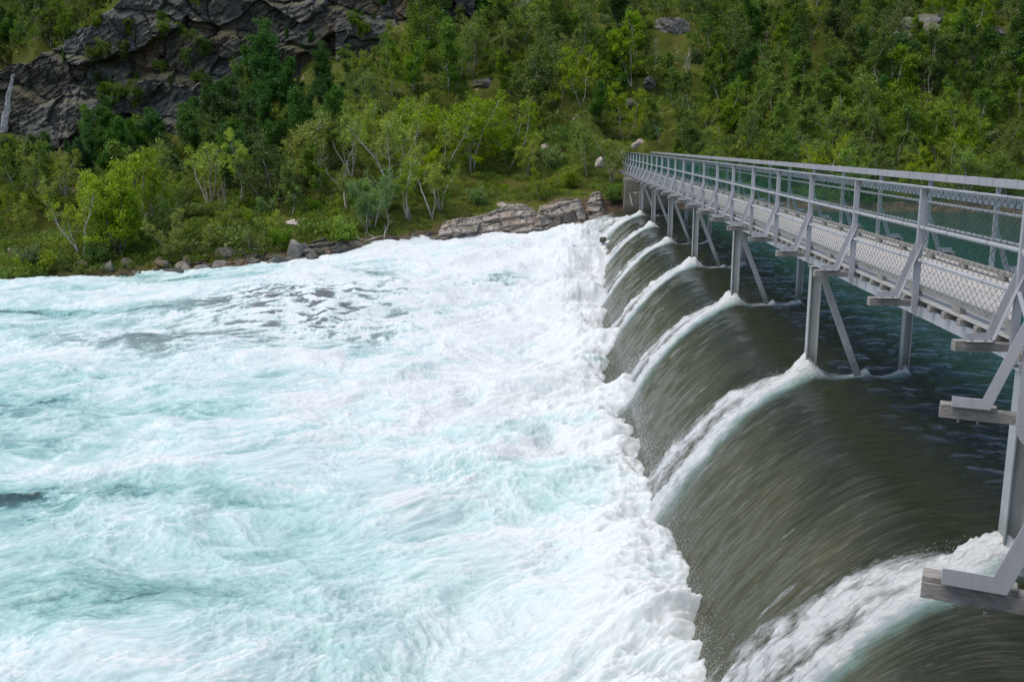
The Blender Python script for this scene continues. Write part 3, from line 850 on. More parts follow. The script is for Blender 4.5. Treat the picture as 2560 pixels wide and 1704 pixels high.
D -= 0.40 * spot(40, 1235, 1.6, 0.75) + 0.26 * spot(330, 1200, 1.9, 0.5) + 0.32 * spot(30, 985, 2.6, 0.8) + 0.18 * spot(420, 1010, 3, .7) + 0.45 * spot(60, 772, 4, 1.0) + 0.22 * spot(600, 770, 4, 1.2)
D -= 0.26 * spot(620, 1240, 1.8, 0.5) + 0.2 * spot(950, 1360, 1.3, 0.45) + 0.22 * spot(820, 1290, 1.2, 0.4) + 0.16 * spot(300, 1500, 3.2, 1.4) + 0.14 * spot(500, 1400, 5, 2.5) + 0.2 * spot(520, 1610, .9, .3) + 0.18 * spot(1180, 1170, 1.2, .5)
D -= 0.22 * spot(520, 690, 5, 0.9, -2.4)
bed = np.clip(0.95 * spot(800, 795, 5.6, 3.4, -2.35, 0.2) + 0.9 * spot(690, 745, 4.2, 3.0, -2.3, .2) + 0.75 * spot(1130, 725, 4.6, 2.0, -2.2, 0.3) + 0.5 * spot(330, 860, 3.4, 1.6) + 0.5 * spot(860, 690, 3, 2.5, -2.2)
              + 0.9 * np.exp(-((dtoe - 0.1) / 0.8) ** 2) * sst(24, 30, Y) * (1 - wk) * sst(47, 42, Y), 0, 1)
D -= 0.34 * bed
D -= 0.45 * sst(1.6, 0.0, 60 - Y + 0) * 0
vein = sst(0.70, 0.93, ridged(U * 0.85 + 0.5 * chop, V * 1.5, 3, 171, 0.55)) 
vein2 = sst(0.66, 0.92, ridged(U * 2.0 + 0.6 * chop, V * 3.6, 3, 181, 0.6))
crestw = sst(0.60, 0.82, mid)
patch = fbm(U * 0.26 + 0.5 * fbm(U * .5, V * .7, 3, 192), V * 0.44 + 0.4 * fbm(U * .5 + 5, V * .7, 3, 193), 7, 191, 0.62)
vmask = sst(-0.15, 0.35, fbm(U * 0.2, V * 0.3, 3, 194))
foam = D + (0.80 - 0.25 * near) * patch + (0.12 + 0.26 * vmask) * vein + 0.12 * vein2 * (1 - vmask) + 0.12 * crestw + 0.16 * chop + 0.16 * tiny
foam += bed * (0.20 + 1.5 * fbm(U * 1.1 + 0.4 * patch, V * 3.4, 5, 195, 0.6)) + 0.05 * sst(26, 40, Y)
foam = 0.50 + (foam - 0.48) * (0.95 - 0.22 * sst(24, 12, Y))
foam = np.maximum(foam, 0.27 * sst(0.15, 0.5, bed) + 0.06)
foam = np.where(dtoe < 1.2, np.maximum(foam, lerp(foam, 0.95 + 0.3 * chop, sst(1.4, 0.2, dtoe) * (1 - 0.7 * far_gap))), foam)
rapid = 0.75 * spot(800, 765, 4.6, 3.4, -2.3, 0.2) + 0.45 * spot(640, 720, 4.5, 3.0, -2.3, 0.2) + 0.5 * spot(1130, 720, 4.5, 2.2, -2.2, 0.3) + 0.3 * spot(330, 860, 4, 1.8)
Zr = Zr + rapid + pile * 0.16 * (ridged(s_of_y * 2.2, dtoe * 1.5, 3, 156) - 0.5)
Zr = Zr + 0.05 * np.clip(foam - 0.5, 0, 0.6)
fc = grid_faces(*X.shape)
ci = (dt > 1.35) & (Y < 64)
keepv = ci.ravel()
fc = fc[keepv[fc].all(1)]
used = np.zeros(X.size, bool); used[fc.ravel()] = True
ren = np.cumsum(used) - 1
verts = np.stack([X, Y, Zr], -1).reshape(-1, 3)[used]
me = mesh_from("river", verts, ren[fc], M['river'], True, dict(foam=np.clip(foam.ravel()[used], -0.2, 1.3), bed=bed.ravel()[used]),
               np.stack([U, V], -1).reshape(-1, 2)[used])
obj("river", me, kind="structure")
print("water", round(time.time() - T0, 1), len(verts))

# spray: small drops thrown up along the toe and round the wakes
rs = np.random.RandomState(3)
nS = 38000
s_ = rs.uniform(-2.2, 50, nS); s_ = np.where(rs.rand(nS) < 0.5, rs.uniform(-1, 18, nS), s_)
kk = np.array(TRESTLES) * SP
wkk = np.exp(-((s_[:, None] - kk[None]) / 1.3) ** 2).max(1)
tt = 2.72 - np.abs(rs.normal(0, 0.12 + 0.20 * wkk, nS)) + rs.uniform(-0.1, 0.5, nS) * (rs.rand(nS) < .5)
a_, b_, p_ = crest(s_)
xx = a_ - np.cos(p_) * tt; yy = b_ + np.sin(p_) * tt
zz = np.maximum(np.interp(tt, *PROF), river_base(xx, yy) + 0.1) + np.abs(rs.normal(0, 0.12 + 0.10 * wkk, nS)) * (1 + 1.2 * sst(-0.1, 0.5, perlin(s_ * 1.7, s_ * 0, 157)))
onleg = rs.rand(nS) < 0.10
kidx = rs.randint(0, len(kk), nS)
tl = rs.uniform(-0.3, 1.9, nS); sgn = np.where(rs.rand(nS) < .7, 1, -1)
sl2 = kk[kidx] + sgn * (0.12 + 0.26 * np.clip(tl, 0, 9)) + rs.normal(0, 0.06, nS)
a2, b2, p2 = crest(sl2)
xx = np.where(onleg, a2 - np.cos(p2) * tl, xx); yy = np.where(onleg, b2 + np.sin(p2) * tl, yy)
zz = np.where(onleg, np.interp(tl, *PROF) + 0.1 + np.abs(rs.normal(0, 0.07, nS)), zz)
rad = (0.0014 + 0.0020 * rs.rand(nS) ** 3) * (1 + yy / 30)
oc = np.array([(1, 0, 0), (-1, 0, 0), (0, 1, 0), (0, -1, 0), (0, 0, 1.5), (0, 0, -1.5)], F32)
of = np.array([(0, 2, 4), (2, 1, 4), (1, 3, 4), (3, 0, 4), (2, 0, 5), (1, 2, 5), (3, 1, 5), (0, 3, 5)], np.int32)
vv = np.stack([xx, yy, zz], -1)[:, None, :] + oc[None] * rad[:, None, None]
ff = of[None] + (np.arange(nS) * 6)[:, None, None]
obj("spray", mesh_from("spray", vv.reshape(-1, 3), ff.reshape(-1, 3), M['spray'], False), kind="stuff", label="white drops of spray thrown up along the foot of the weir", category="spray")
# ------------------------------------------------------------------ far bank and hillside
SHX, SHY = zip(*[(-120, 2), (-90, 18), (-60, 30), (-40, 41), (-29, 47.4), (-24, 49.6), (-20, 50.4), (-15.3, 51.9), (-12, 54.2), (-8.5, 57.6), (-4.8, 59.9), (-1.8, 61.4), (0.6, 62.2), (3.5, 62.2), (8, 62.2), (25, 60.6), (60, 57), (130, 48)])
ZWX, ZWY = zip(*[(-120, -3), (-29, -2.8), (-24, -2.7), (-15, -2.25), (-8, -1.6), (-4.4, -1.3), (-1.5, -0.7), (0.3, -0.1), (1.5, 0), (130, 0)])
PL = [(-8, -3), (-1, -0.4), (0, 0), (0.8, 0.4), (3, 0.85), (10, 1.9), (25, 4.2), (43, 6.8), (70, 12), (200, 60)]
PR = [(-8, -3), (-1, -0.4), (0, 0), (0.8, 0.45), (3, 0.95), (10, 2.5), (20, 6.2), (30, 10.3), (40, 14.3), (55, 19.3), (80, 26.5), (130, 38), (220, 50)]
CQ, CT = zip(*[(-1.4, 6), (-0.75, 9), (-0.60, 11.5), (-0.565, 12.3), (-0.51, 14.8), (-0.445, 19), (-0.38, 26), (-0.3, 29), (-0.1, 29)])

def cliff_y(q): return 97.0 + 2.2 * perlin(q * 9.0, q * 0 + 3.3, 201) + 9 * sst(-0.17, -0.10, q)

def ground(X, Y, detail=True):
    X = np.asarray(X, F32); Y = np.asarray(Y, F32)
    ys = np.interp(X, SHX, SHY) + 0.5 * fbm(X * 0.35, X * 0 + 7.7, 3, 211)
    d = Y - ys
    zw = np.interp(X, ZWX, ZWY)
    q = X / np.maximum(Y, 1)
    wr = sst(-0.44, -0.14, q)
    dd = d + 2.2 * fbm(X * 0.09, Y * 0.09, 3, 221) * sst(3, 14, d)
    pl = np.interp(np.minimum(dd, 4.0), *zip(*PL)) + 0.125 * np.clip(Y - 54, 0, 46) * sst(2, 8, dd) + 0.3 * np.clip(Y - 100, 0, 300)
    z = zw + lerp(pl, np.interp(dd, *zip(*PR)), wr)
    cyy = cliff_y(q)
    cl = sst(-0.10, -0.17, q)
    jump = sst(3.2, 9.5, Y - cyy)
    z = z + cl * jump * np.maximum(np.interp(q, CQ, CT) + 0.27 * np.clip(Y - cyy - 6, 0, 200) - z, 0)
    # rough ledges on the hillside
    led = fbm(X * 0.13 + 0.05 * Y, Y * 0.16, 4, 231)
    z = z + sst(6, 22, d) * (1.1 * led + 1.5 * sst(0.02, 0.16, led) - 0.7)
    if detail:
        z = z + sst(0.3, 3, d) * (0.42 * fbm(X * 0.5, Y * 0.5, 4, 241) + 0.12 * fbm(X * 2.1, Y * 2.1, 3, 251)) + sst(2.5, 0.2, np.abs(d)) * 0.15 * fbm(X * 1.6, Y * 1.6, 4, 252)
    return z

def hit(px, py, y0=46.0, y1=240.0, st=0.12, det=True):
    """where the line of sight through a pixel of the photograph meets the ground"""
    d = ray(px, py)
    Y = np.arange(y0, y1, st)
    k = Y / d[1]
    z = CAM_H + k * d[2]; x = k * d[0]
    b = np.nonzero(z < ground(x, Y, det))[0]
    if len(b) == 0: return None
    i = b[0]
    return float(x[i]), float(Y[i]), float(ground(x[i:i+1], Y[i:i+1])[0])

ga = np.linspace(-60, 47, 620) * math.pi / 180
gr = np.concatenate([np.arange(38, 70, 0.16), np.geomspace(70, 300, 420)])
Rg, Ag = np.meshgrid(gr, ga, indexing='ij')
X = (Rg * np.sin(Ag)).astype(F32); Y = (Rg * np.cos(Ag)).astype(F32)
Z = ground(X, Y)
dsh = Y - np.interp(X, SHX, SHY)
shore = sst(2.3, 0.8, dsh + 1.5 * sst(-15, -20, X) + 0.9 * fbm(X * 0.8, Y * 0.8, 3, 261))
me = mesh_from("hillside", np.stack([X, Y, Z], -1).reshape(-1, 3), grid_faces(*X.shape), M['ground'], True, dict(shore=shore))
obj("hillside", me, kind="structure")

# cliff face
qv = np.linspace(-0.80, -0.095, 660); vv_ = np.linspace(0, 1, 330)
Vg, Qg = np.meshgrid(vv_, qv, indexing='ij')
yc = cliff_y(Qg); xc = Qg * yc
zl = ground(xc.ravel(), (yc - 0.5).ravel(), False).reshape(xc.shape) - 2.5
zt = np.interp(Qg, CQ, CT) + 0.6 * fbm(Qg * 40, Qg * 0 + 2, 3, 271)
zt = np.maximum(zt, zl + 1.5)
vf = np.clip(Vg / 0.93, 0, 1); vb = np.clip((Vg - 0.93) / 0.07, 0, 1)
zz = lerp(zl, zt, vf)
c_, s_ = math.cos(0.5), math.sin(0.5)
a = xc * c_ + zz * s_; b = -xc * s_ + zz * c_
wa = a + 0.9 * fbm(a * 0.3, b * 0.3, 3, 281); wb = b + 0.9 * fbm(a * 0.3, b * 0.3, 3, 282)
_, e2, r1 = cells(wa * 0.16, wb * 0.30, 283)
d1, e3, r2 = cells(wa * 0.42, wb * 0.75, 284)
d4, e4, r3 = cells(wa * 1.1, wb * 2.0, 285)
d5, e5, r5 = cells(xc * 0.55 + 0.4 * fbm(xc * .5, zz * .5, 2, 291), zz * 0.16 + 0.1 * xc, 292)
vj = sst(-0.1, 0.25, fbm(xc * 0.10, zz * 0.10, 2, 293))
rel = 3.0 * (r1 - 0.5) + 1.0 * (r2 - 0.5) * (1 - vj) + vj * (1.7 * (r5 - 0.5) - 0.5 * sst(0.1, 0, e5 - d5)) + 0.30 * (r3 - 0.5) + 1.6 * fbm(xc * 0.12, zz * 0.16, 4, 286) + 0.35 * fbm(a * 0.9, b * 2.2, 4, 287)
crack = sst(0.08, 0.0, e3 - d1) * 0.35 * sst(0.0, 0.25, fbm(a * .15, b * .2, 2, 288)) + sst(0.07, 0.0, e4 - d4) * 0.10 * sst(0, .3, fbm(a * .2, b * .3, 2, 289))
rel = rel - crack
fade = sst(0, 0.08, Vg)
lq = (zz + 0.35 * xc * 0.5 + 1.6 * fbm(xc * 0.13, zz * 0.13, 3, 295)) / 4.6
lean = 1.15 * (np.floor(lq) + sst(0.78, 1.0, lq - np.floor(lq))) - 1.15 * np.mean(lq[0:1])
yy = yc + lean - 0.25 * sst(0.35, 0.0, lq - np.floor(lq)) - rel * 0.75 + vb * 12
me = mesh_from("cliff", np.stack([xc * (1 + (yy - yc) * 0.0), yy, zz + vb * 1.2], -1).reshape(-1, 3), grid_faces(*xc.shape), M['cliff'], False, dict(slab=r1 + 0.12 * fbm(a * 0.4, b * 0.4, 3, 290)))
o = obj("cliff", me, label="dark craggy rock cliff with rusty stains rising behind the trees", category="cliff")

# thin waterfall at the cliff's edge
wf = bpy.data.meshes.new("waterfall")
def cliff_surface(px, py):
    d = ray(px, py); i = np.unravel_index(np.argmin(np.hypot(*(np.array(to_px(xc, yy, zz)) - np.array([px, py])[:, None, None]))), xc.shape)
    return np.array([xc[i], yy[i], zz[i]])
pts = [(33, 186), (29, 205), (24, 225), (20, 248), (18, 270), (14, 292), (9, 312), (6, 330)]
Vw = []
n_ = 14
YW = min(cliff_surface(px, py)[1] for px, py in pts) - 0.5
for i, (px, py) in enumerate(pts):
    for f in np.linspace(0, 1, 4)[:-1] if i < len(pts) - 1 else [0]:
        j = min(i + 1, len(pts) - 1)
        Vw.append(at_y(lerp(px, pts[j][0], f), lerp(py, pts[j][1], f), YW - 0.4 * i / 7))
Vw = np.array(Vw)
ring = []
for i, p in enumerate(Vw):
    t = i / (len(Vw) - 1)
    for k in range(n_):
        a_ = 2 * math.pi * k / n_
        w_ = (0.12 + 0.26 * t) * (1 + 0.35 * math.sin(k * 2.1 + i * 0.4) + 0.2 * math.sin(k * 5.7 - i * 0.9))
        ring.append((p[0] + math.cos(a_) * w_, p[1] + math.sin(a_) * 0.12, p[2]))
idx = np.arange(len(Vw) * n_).reshape(len(Vw), n_)
fcs = np.stack([idx[:-1], np.roll(idx, -1, 1)[:-1], np.roll(idx, -1, 1)[1:], idx[1:]], -1).reshape(-1, 4)
def mat_fall():
    m, nt = new_mat("falling water"); t = NT(nt)
    p = t.pos()
    f = t.noise(t.mapping(p, (7, 7, 0.6)), 2.5, 6, 0.65)
    d = t.pbsdf(Roughness=0.5); d.inputs['Base Color'].default_value = (0.45, 0.47, 0.50, 1)
    tr = t.n('ShaderNodeBsdfTransparent'); mx = t.n('ShaderNodeMixShader')
    t.l(t.mapr(f, 0.42, 0.64, 0.0, 0.85), mx.inputs[0]); t.l(tr.outputs[0], mx.inputs[1]); t.l(d.outputs[0], mx.inputs[2])
    t.out(mx.outputs[0]); return m
obj("waterfall", mesh_from("waterfall", ring, fcs, mat_fall(), True), label="thin white waterfall streaming down the dark wet rock of the cliff", category="waterfall")

# ------------------------------------------------------------------ rocks
def ico(sub):
    bm = bmesh.new(); bmesh.ops.create_icosphere(bm, subdivisions=sub, radius=1.0)
    v = np.array([p.co[:] for p in bm.verts], F32); f = np.array([[q.index for q in p.verts] for p in bm.faces], np.int32)
    bm.free(); return v, f
ICO = {s: ico(s) for s in (3, 4, 5, 6)}

def rock_verts(seed, half, sub=4, planes=16, depth=(0.55, 0.95), amp=0.06, strata=0.0, freq=2.0):
    r = np.random.RandomState(seed)
    v, f = ICO[sub]; v = v.copy()
    v *= 1.25
    for _ in range(planes):
        n = r.normal(0, 1, 3); n /= np.linalg.norm(n)
        dd = r.uniform(*depth)
        s = v @ n - dd
        v -= np.clip(s, 0, None)[:, None] * n
    h = np.array(half, F32)
    v = v * h
    u = v / np.linalg.norm(v / h, axis=1, keepdims=True) 
    k = freq / max(half)
    n1 = fbm(v[:, 0] * k + v[:, 2] * k * 0.7 + seed, v[:, 1] * k - v[:, 2] * k * 0.6, 5, seed, 0.6)
    dirs = v / (np.linalg.norm(v, axis=1, keepdims=True) + 1e-6)
    v = v + dirs * (n1 * amp * min(half) * 2)[:, None]
    if strata > 0:
        tt = v[:, 2] * 1.0 + 0.35 * v[:, 0] + 0.25 * n1
        fr = (tt / strata) % 1.0
        v = v + dirs * ((sst(0.0, 0.25, fr) * sst(1.0, 0.8, fr) - 0.7) * 0.16 * strata)[:, None]
        _, e2, rr_ = cells(v[:, 0] * 0.9 + v[:, 2] * 0.5, v[:, 1] * 0.6 + v[:, 2] * 1.5, seed + 5)
        v = v + dirs * ((rr_ - 0.5) * 0.22 * min(half))[:, None]
    return v, f

def rock(name, label, loc, half, mat, seed, rot=0.0, tilt=0.0, group=None, sub=4, cat="rock", **kw):
    v, f = rock_verts(seed, half, sub, **kw)
    me = mesh_from(name, v, f, M[mat], False)
    o = obj(name, me, label=label, category=cat)
    o.location = loc; o.rotation_euler = (0, tilt, rot)
    if group: o["group"] = group
    return o

# pale outcrop at the river's edge: long fractured mass in three bodies
def outcrop(name, label, poly, ybase, depth, seed, mat, nz=110, strata=0.34, top=0.45):
    """poly: silhouette pixels (x, ytop, ybottom) from left to right, standing at distance ybase(x)"""
    pts = [(at_y(x, yt, yb), at_y(x, yl, yb)) for (x, yt, yl), yb in zip(poly, ybase)]
    n = 280
    px = np.array([p[0][0] for p in pts]); zt = np.array([p[0][2] for p in pts]) + (0.06 if mat == 'rock_pale' else 0); zb = np.array([p[1][2] for p in pts]); yb = np.array(ybase, float)
    u = np.linspace(px[0], px[-1], n)
    ZT = np.interp(u, px, zt); ZB = np.interp(u, px, zb) - 0.9; YB = np.interp(u, px, yb)
    v = np.linspace(0, 1, nz)
    Ug, Vg = np.meshgrid(u, v, indexing='ij')
    ZTg, ZBg, YBg = ZT[:, None], ZB[:, None], YB[:, None]
    vf = np.clip(Vg / 0.62, 0, 1); vb = np.clip((Vg - 0.62) / 0.38, 0, 1)
    ends = np.clip(np.minimum((Ug - u[0]), (u[-1] - Ug)) / 0.5, 0, 1) ** 0.5
    z = lerp(ZBg, ZTg, np.sin(vf * math.pi / 2) ** 0.9) + 0.15 * vb - 1.2 * (1 - ends)
    y = YBg + (vf ** 1.6) * depth * 0.42 + vb * depth * 0.9
    z = z - vb ** 3 * 1.6
    c1_, s1_ = math.cos(0.42), math.sin(0.42)
    a = Ug * c1_ + z * s1_; b = -Ug * s1_ * 0.6 + z * c1_ + 0.25 * y
    d1, e1, r1 = cells((a + .3 * fbm(a, b, 2, seed)) * 0.8, (b + .2 * fbm(a, b, 2, seed + 1)) * 1.5, seed + 2)
    d2, e2, r2 = cells(a * 2.1, b * 4.4, seed + 3)
    sb = b * 1.9 + 0.55 * fbm(a * 0.5, b * 0.7, 3, seed + 6); sf = sb - np.floor(sb)
    rel = 0.50 * (r1 - 0.5) + 0.16 * (r2 - 0.5) - 0.13 * sst(0.055, 0.0, e1 - d1) + 0.17 * (sst(0.0, 0.12, sf) - sf) + 0.32 * fbm(Ug * 0.7, z * 1.1, 5, seed + 4, 0.6) + 0.10 * fbm(a * 1.2, b * 6, 4, seed + 7, 0.6)
    face = 1 - 0.75 * vb
    y = y - rel * face; z = z + rel * 0.55 * np.sin(vf * math.pi / 2)
    me = mesh_from(name, np.stack([Ug, y, z], -1).reshape(-1, 3), grid_faces(n, nz), M[mat], False)
    return obj(name, me, label=label, category="rock outcrop")
outcrop("rock_outcrop", "long pale fractured rock outcrop dropping into the white water", [(1075, 585, 603), (1110, 566, 603), (1160, 555, 603), (1200, 548, 602), (1240, 536, 601), (1270, 526, 600), (1300, 526, 598), (1335, 531, 596), (1350, 545, 594)], [56.6, 56.8, 57.2, 57.6, 58, 58.4, 58.8, 59.0, 59.2], 4.5, 301, 'rock_pale')
outcrop("rock_outcrop", "broad pinkish rock slab with a dark undercut beside the turquoise chute", [(1330, 535, 590), (1345, 527, 590), (1375, 518, 588), (1395, 506, 586), (1420, 505, 584), (1445, 508, 582), (1462, 520, 578), (1470, 535, 572)], [58.6, 58.8, 59.0, 59.2, 59.3, 59.3, 59.4, 59.5], 4.0, 331, 'rock_pale')
outcrop("rock_outcrop", "knobbly pale rock standing between the pink slab and the bridge abutment", [(1462, 517, 540), (1472, 498, 540), (1490, 489, 538), (1505, 490, 536), (1513, 500, 534), (1520, 515, 532)], [60.9, 61, 61.1, 61.2, 61.3, 61.3], 3.0, 361, 'rock_pale')

outcrop("rock_outcrop", "low brown bedrock hump washed by the river below the bright birches", [(455, 672, 690), (490, 664, 692), (530, 660, 692), (570, 658, 690), (610, 660, 684), (640, 664, 676)], [50.4, 50.3, 50.3, 50.5, 50.8, 51.1], 2.2, 371, 'rock_brown')
outcrop("rock_outcrop", "dark jagged rock bank between the bedrock hump and the big grey block", [(545, 652, 672), (575, 636, 668), (605, 634, 664), (640, 640, 662), (680, 642, 660), (715, 640, 656)], [51.6, 51.5, 51.6, 51.8, 52, 52.1], 2.0, 381, 'rock_dark')
outcrop("rock_outcrop", "heaped dark rock bank beside the big grey block under the driftwood", [(742, 622, 654), (770, 612, 652), (800, 608, 648), (835, 612, 642), (870, 618, 636), (920, 618, 626), (960, 612, 620)], [52.4, 52.5, 52.7, 53, 53.6, 54.2, 54.6], 2.0, 391, 'rock_dark')
ROCKS = [  # label, px, py (base), width px, aspect (z/x), material, hill?
 ("flat pale grey slab lying on the mossy bank by the water", 204, 668, 32, 0.45, 'rock_grey', 401),
 ("low dark slab half in the water below the flat grey slab", 176, 683, 40, 0.35, 'rock_dark', 402),
 ("rounded grey boulder at the waterline below the big bushy birch", 268, 680, 38, 0.55, 'rock_grey', 403),
 ("dark split boulder on the shore under the big bushy birch", 322, 668, 34, 0.6, 'rock_dark', 404),
 ("rust-brown upright stone standing at the waterline", 386, 676, 16, 0.9, 'rock_brown', 405),
 ("grey rock with a flat top next to the rust-brown stone", 408, 670, 36, 0.55, 'rock_grey', 406),
 ("tilted grey slab above the low brown bedrock", 467, 668, 34, 0.7, 'rock_grey', 407),
 ("jagged dark rock above the brown bedrock hump", 566, 652, 58, 0.5, 'rock_dark', 409),
 ("second dark jagged rock between bedrock hump and grey block", 625, 662, 46, 0.5, 'rock_dark', 410),
 ("low black rock wedged against the big grey block", 682, 655, 50, 0.4, 'rock_dark', 411),
 ("big squared grey block at the river's edge", 733, 652, 46, 0.95, 'rock_grey', 412),
 ("small grey rock on top of the heap beside the big grey block", 765, 628, 26, 0.7, 'rock_grey', 413),
 ("brownish rock at the top of the shore heap", 793, 620, 30, 0.8, 'rock_brown', 414),
 ("large brown boulder in the middle of the shore heap", 818, 642, 50, 0.65, 'rock_brown', 415),
 ("dark wet slab at the foot of the shore heap", 778, 655, 54, 0.4, 'rock_dark', 416),
 ("low dark rock under the driftwood branches", 872, 640, 56, 0.3, 'rock_dark', 417),
 ("flat dark rock at the end of the driftwood", 940, 620, 60, 0.28, 'rock_dark', 418),
 ("reddish rock touching the water beside the white dead tree", 1010, 604, 54, 0.35, 'rock_brown', 419),
 ("dark wet rock with water threads beside the chute", 1432, 583, 44, 0.8, 'rock_dark', 420),
 ("black rock breaking the foam beside the last trestle", 1548, 592, 15, 0.8, 'rock_dark', 421),
 ("white pointed boulder on the bank above the knobbly rock", 1496, 418, 26, 0.85, 'rock_pale', 422),
 ("pale bare slab beside the far end of the railing", 1552, 392, 62, 0.3, 'rock_pale', 423),
 ("pale stacked rock above the far end of the bridge", 1596, 368, 30, 0.6, 'rock_pale', 424),
 ("whitish low boulder beside the far bridge end on the moss", 1535, 416, 26, 0.5, 'rock_pale', 425),
 ("small pale stone patch in the moss above the outcrop", 1266, 521, 40, 0.3, 'rock_pale', 426),
 ("tiny white stone on the brown moss above the outcrop", 1291, 495, 9, 0.8, 'rock_pale', 427),
 ("grey round boulder among shrubs uphill from the pointed boulder", 1373, 345, 18, 0.6, 'rock_hill', 428),
 ("pale broken stones in the heath uphill of the mossy clearing", 1362, 373, 24, 0.5, 'rock_pale', 429),
 ("lichen-crusted pale rock ledge halfway up the slope", 1212, 222, 92, 0.34, 'rock_hill', 430),
 ("dark overhanging ledge beside the lichen-crusted ledge", 1352, 230, 84, 0.4, 'rock_hill', 431),
 ("brown boulder among birches below the lichen-crusted ledge", 1090, 316, 26, 0.6, 'rock_brown', 432),
 ("bare grey rock at the top of the slope above the ledges", 1305, 30, 70, 0.4, 'rock_hill', 433),
 ("tall blocky grey crag high above the far bridge end", 1682, 92, 84, 0.75, 'rock_hill', 434),
 ("moss-capped grey boulder below the blocky crag", 1625, 230, 52, 0.65, 'rock_hill', 435),
 ("dark grey rock low on the slope above the bridge end", 1555, 275, 62, 0.5, 'rock_hill', 436),
 ("long pale rock ledge with a black overhang high on the slope", 2278, 98, 160, 0.36, 'rock_hill', 437),
 ("grey hump of rock uphill of the black overhang", 2500, 98, 86, 0.4, 'rock_hill', 438),
 ("dark overhanging rock face half hidden by birches", 2490, 212, 150, 0.42, 'rock_hill', 439),
 ("flat greyish boulder among trees in the middle of the slope", 2046, 226, 60, 0.35, 'rock_hill', 440),
 ("small dark crag on the upper slope beside a bare birch", 1915, 98, 30, 0.6, 'rock_hill', 441),
 ("long flat stone in the grass behind the big bushy birch", 140, 548, 52, 0.2, 'rock_hill', 442),
 ("pale rock showing behind the big bushy birch", 432, 476, 46, 0.45, 'rock_hill', 443),
 ("low pale stone in the moss near the water", 30, 628, 52, 0.18, 'rock_hill', 444),
 ("stony pinkish patch in the heath above the shore heap", 740, 560, 70, 0.2, 'rock_pale', 445),
 ("pale rock under the bare grey birch stems", 830, 408, 44, 0.35, 'rock_hill', 446),
 ("low pinkish rock among dark stems on the bank", 720, 500, 50, 0.28, 'rock_hill', 447),
]
ROCKXY = []
for lab, px, py, wpx, asp, mat, seed in ROCKS:
    if seed == 421: p = (2.15, 54.3, -1.25)
    elif seed == 420: p = (-0.55, 58.0, -1.0)
    else: p = hit(px, py)
    if p is None: continue
    dist = math.hypot(p[0], p[1]); wd = wpx * dist / 2440
    hx = wd / 2; hz = wd * asp * 0.62; hy = min(max(hx * 0.75, 0.25), 2.2)
    rr_ = random.Random(seed)
    if seed >= 422: ROCKXY.append((p[0], p[1], hx * 1.15, 2.2 if seed >= 428 else 1.2))
    rock("boulder" if wd < 2 else "rock_ledge", lab, (p[0], p[1] + hy * 0.5, p[2] + hz * (0.42 if asp > 0.3 else 0.25)), (hx * 1.08, hy, hz * 1.15), mat, seed,
         rr_.uniform(-0.3, 0.3), rr_.uniform(-0.12, 0.12), sub=5 if wd > 1.2 else 4, strata=0.22 * wd if mat == 'rock_hill' else 0.0, amp=0.13, freq=3.2,
         cat="boulder" if wd < 2 else "rock ledge", planes=13, depth=(0.4, 0.95))
# small stones along the waterline: copies of a few shapes
stone_me = []
for i in range(6):
    v, f = rock_verts(500 + i, (0.55, 0.42, 0.30), 4, 9, (0.30, 0.85), 0.06)
    stone_me.append(mesh_from("shore_stone", v, f, M['rock_grey'], False))
rs = np.random.RandomState(77)
for i in range(120):
    x = rs.uniform(-24, -1.5)
    ys = float(np.interp(x, SHX, SHY)) + rs.uniform(-0.5, 0.9)
    o = obj("shore_stone", stone_me[i % 6])
    sc = float(np.exp(rs.normal(-0.95, 0.6)))
    o.location = (x, ys, float(ground(np.array([x]), np.array([ys]))[0]) - 0.02 * sc); o.rotation_euler = (rs.uniform(-.3, .3), rs.uniform(-.3, .3), rs.uniform(0, 6.3)); o.scale = (sc * rs.uniform(.8, 1.4), sc, sc * rs.uniform(.7, 1.1))
    o["label"] = "small grey-brown stone among the many lining the water's edge along the far bank"; o["category"] = "stone"; o["group"] = "small stones along the far waterline"
print("terrain", round(time.time() - T0, 1))
# ------------------------------------------------------------------ trees
def norm(v): return v / (np.linalg.norm(v) + 1e-9)

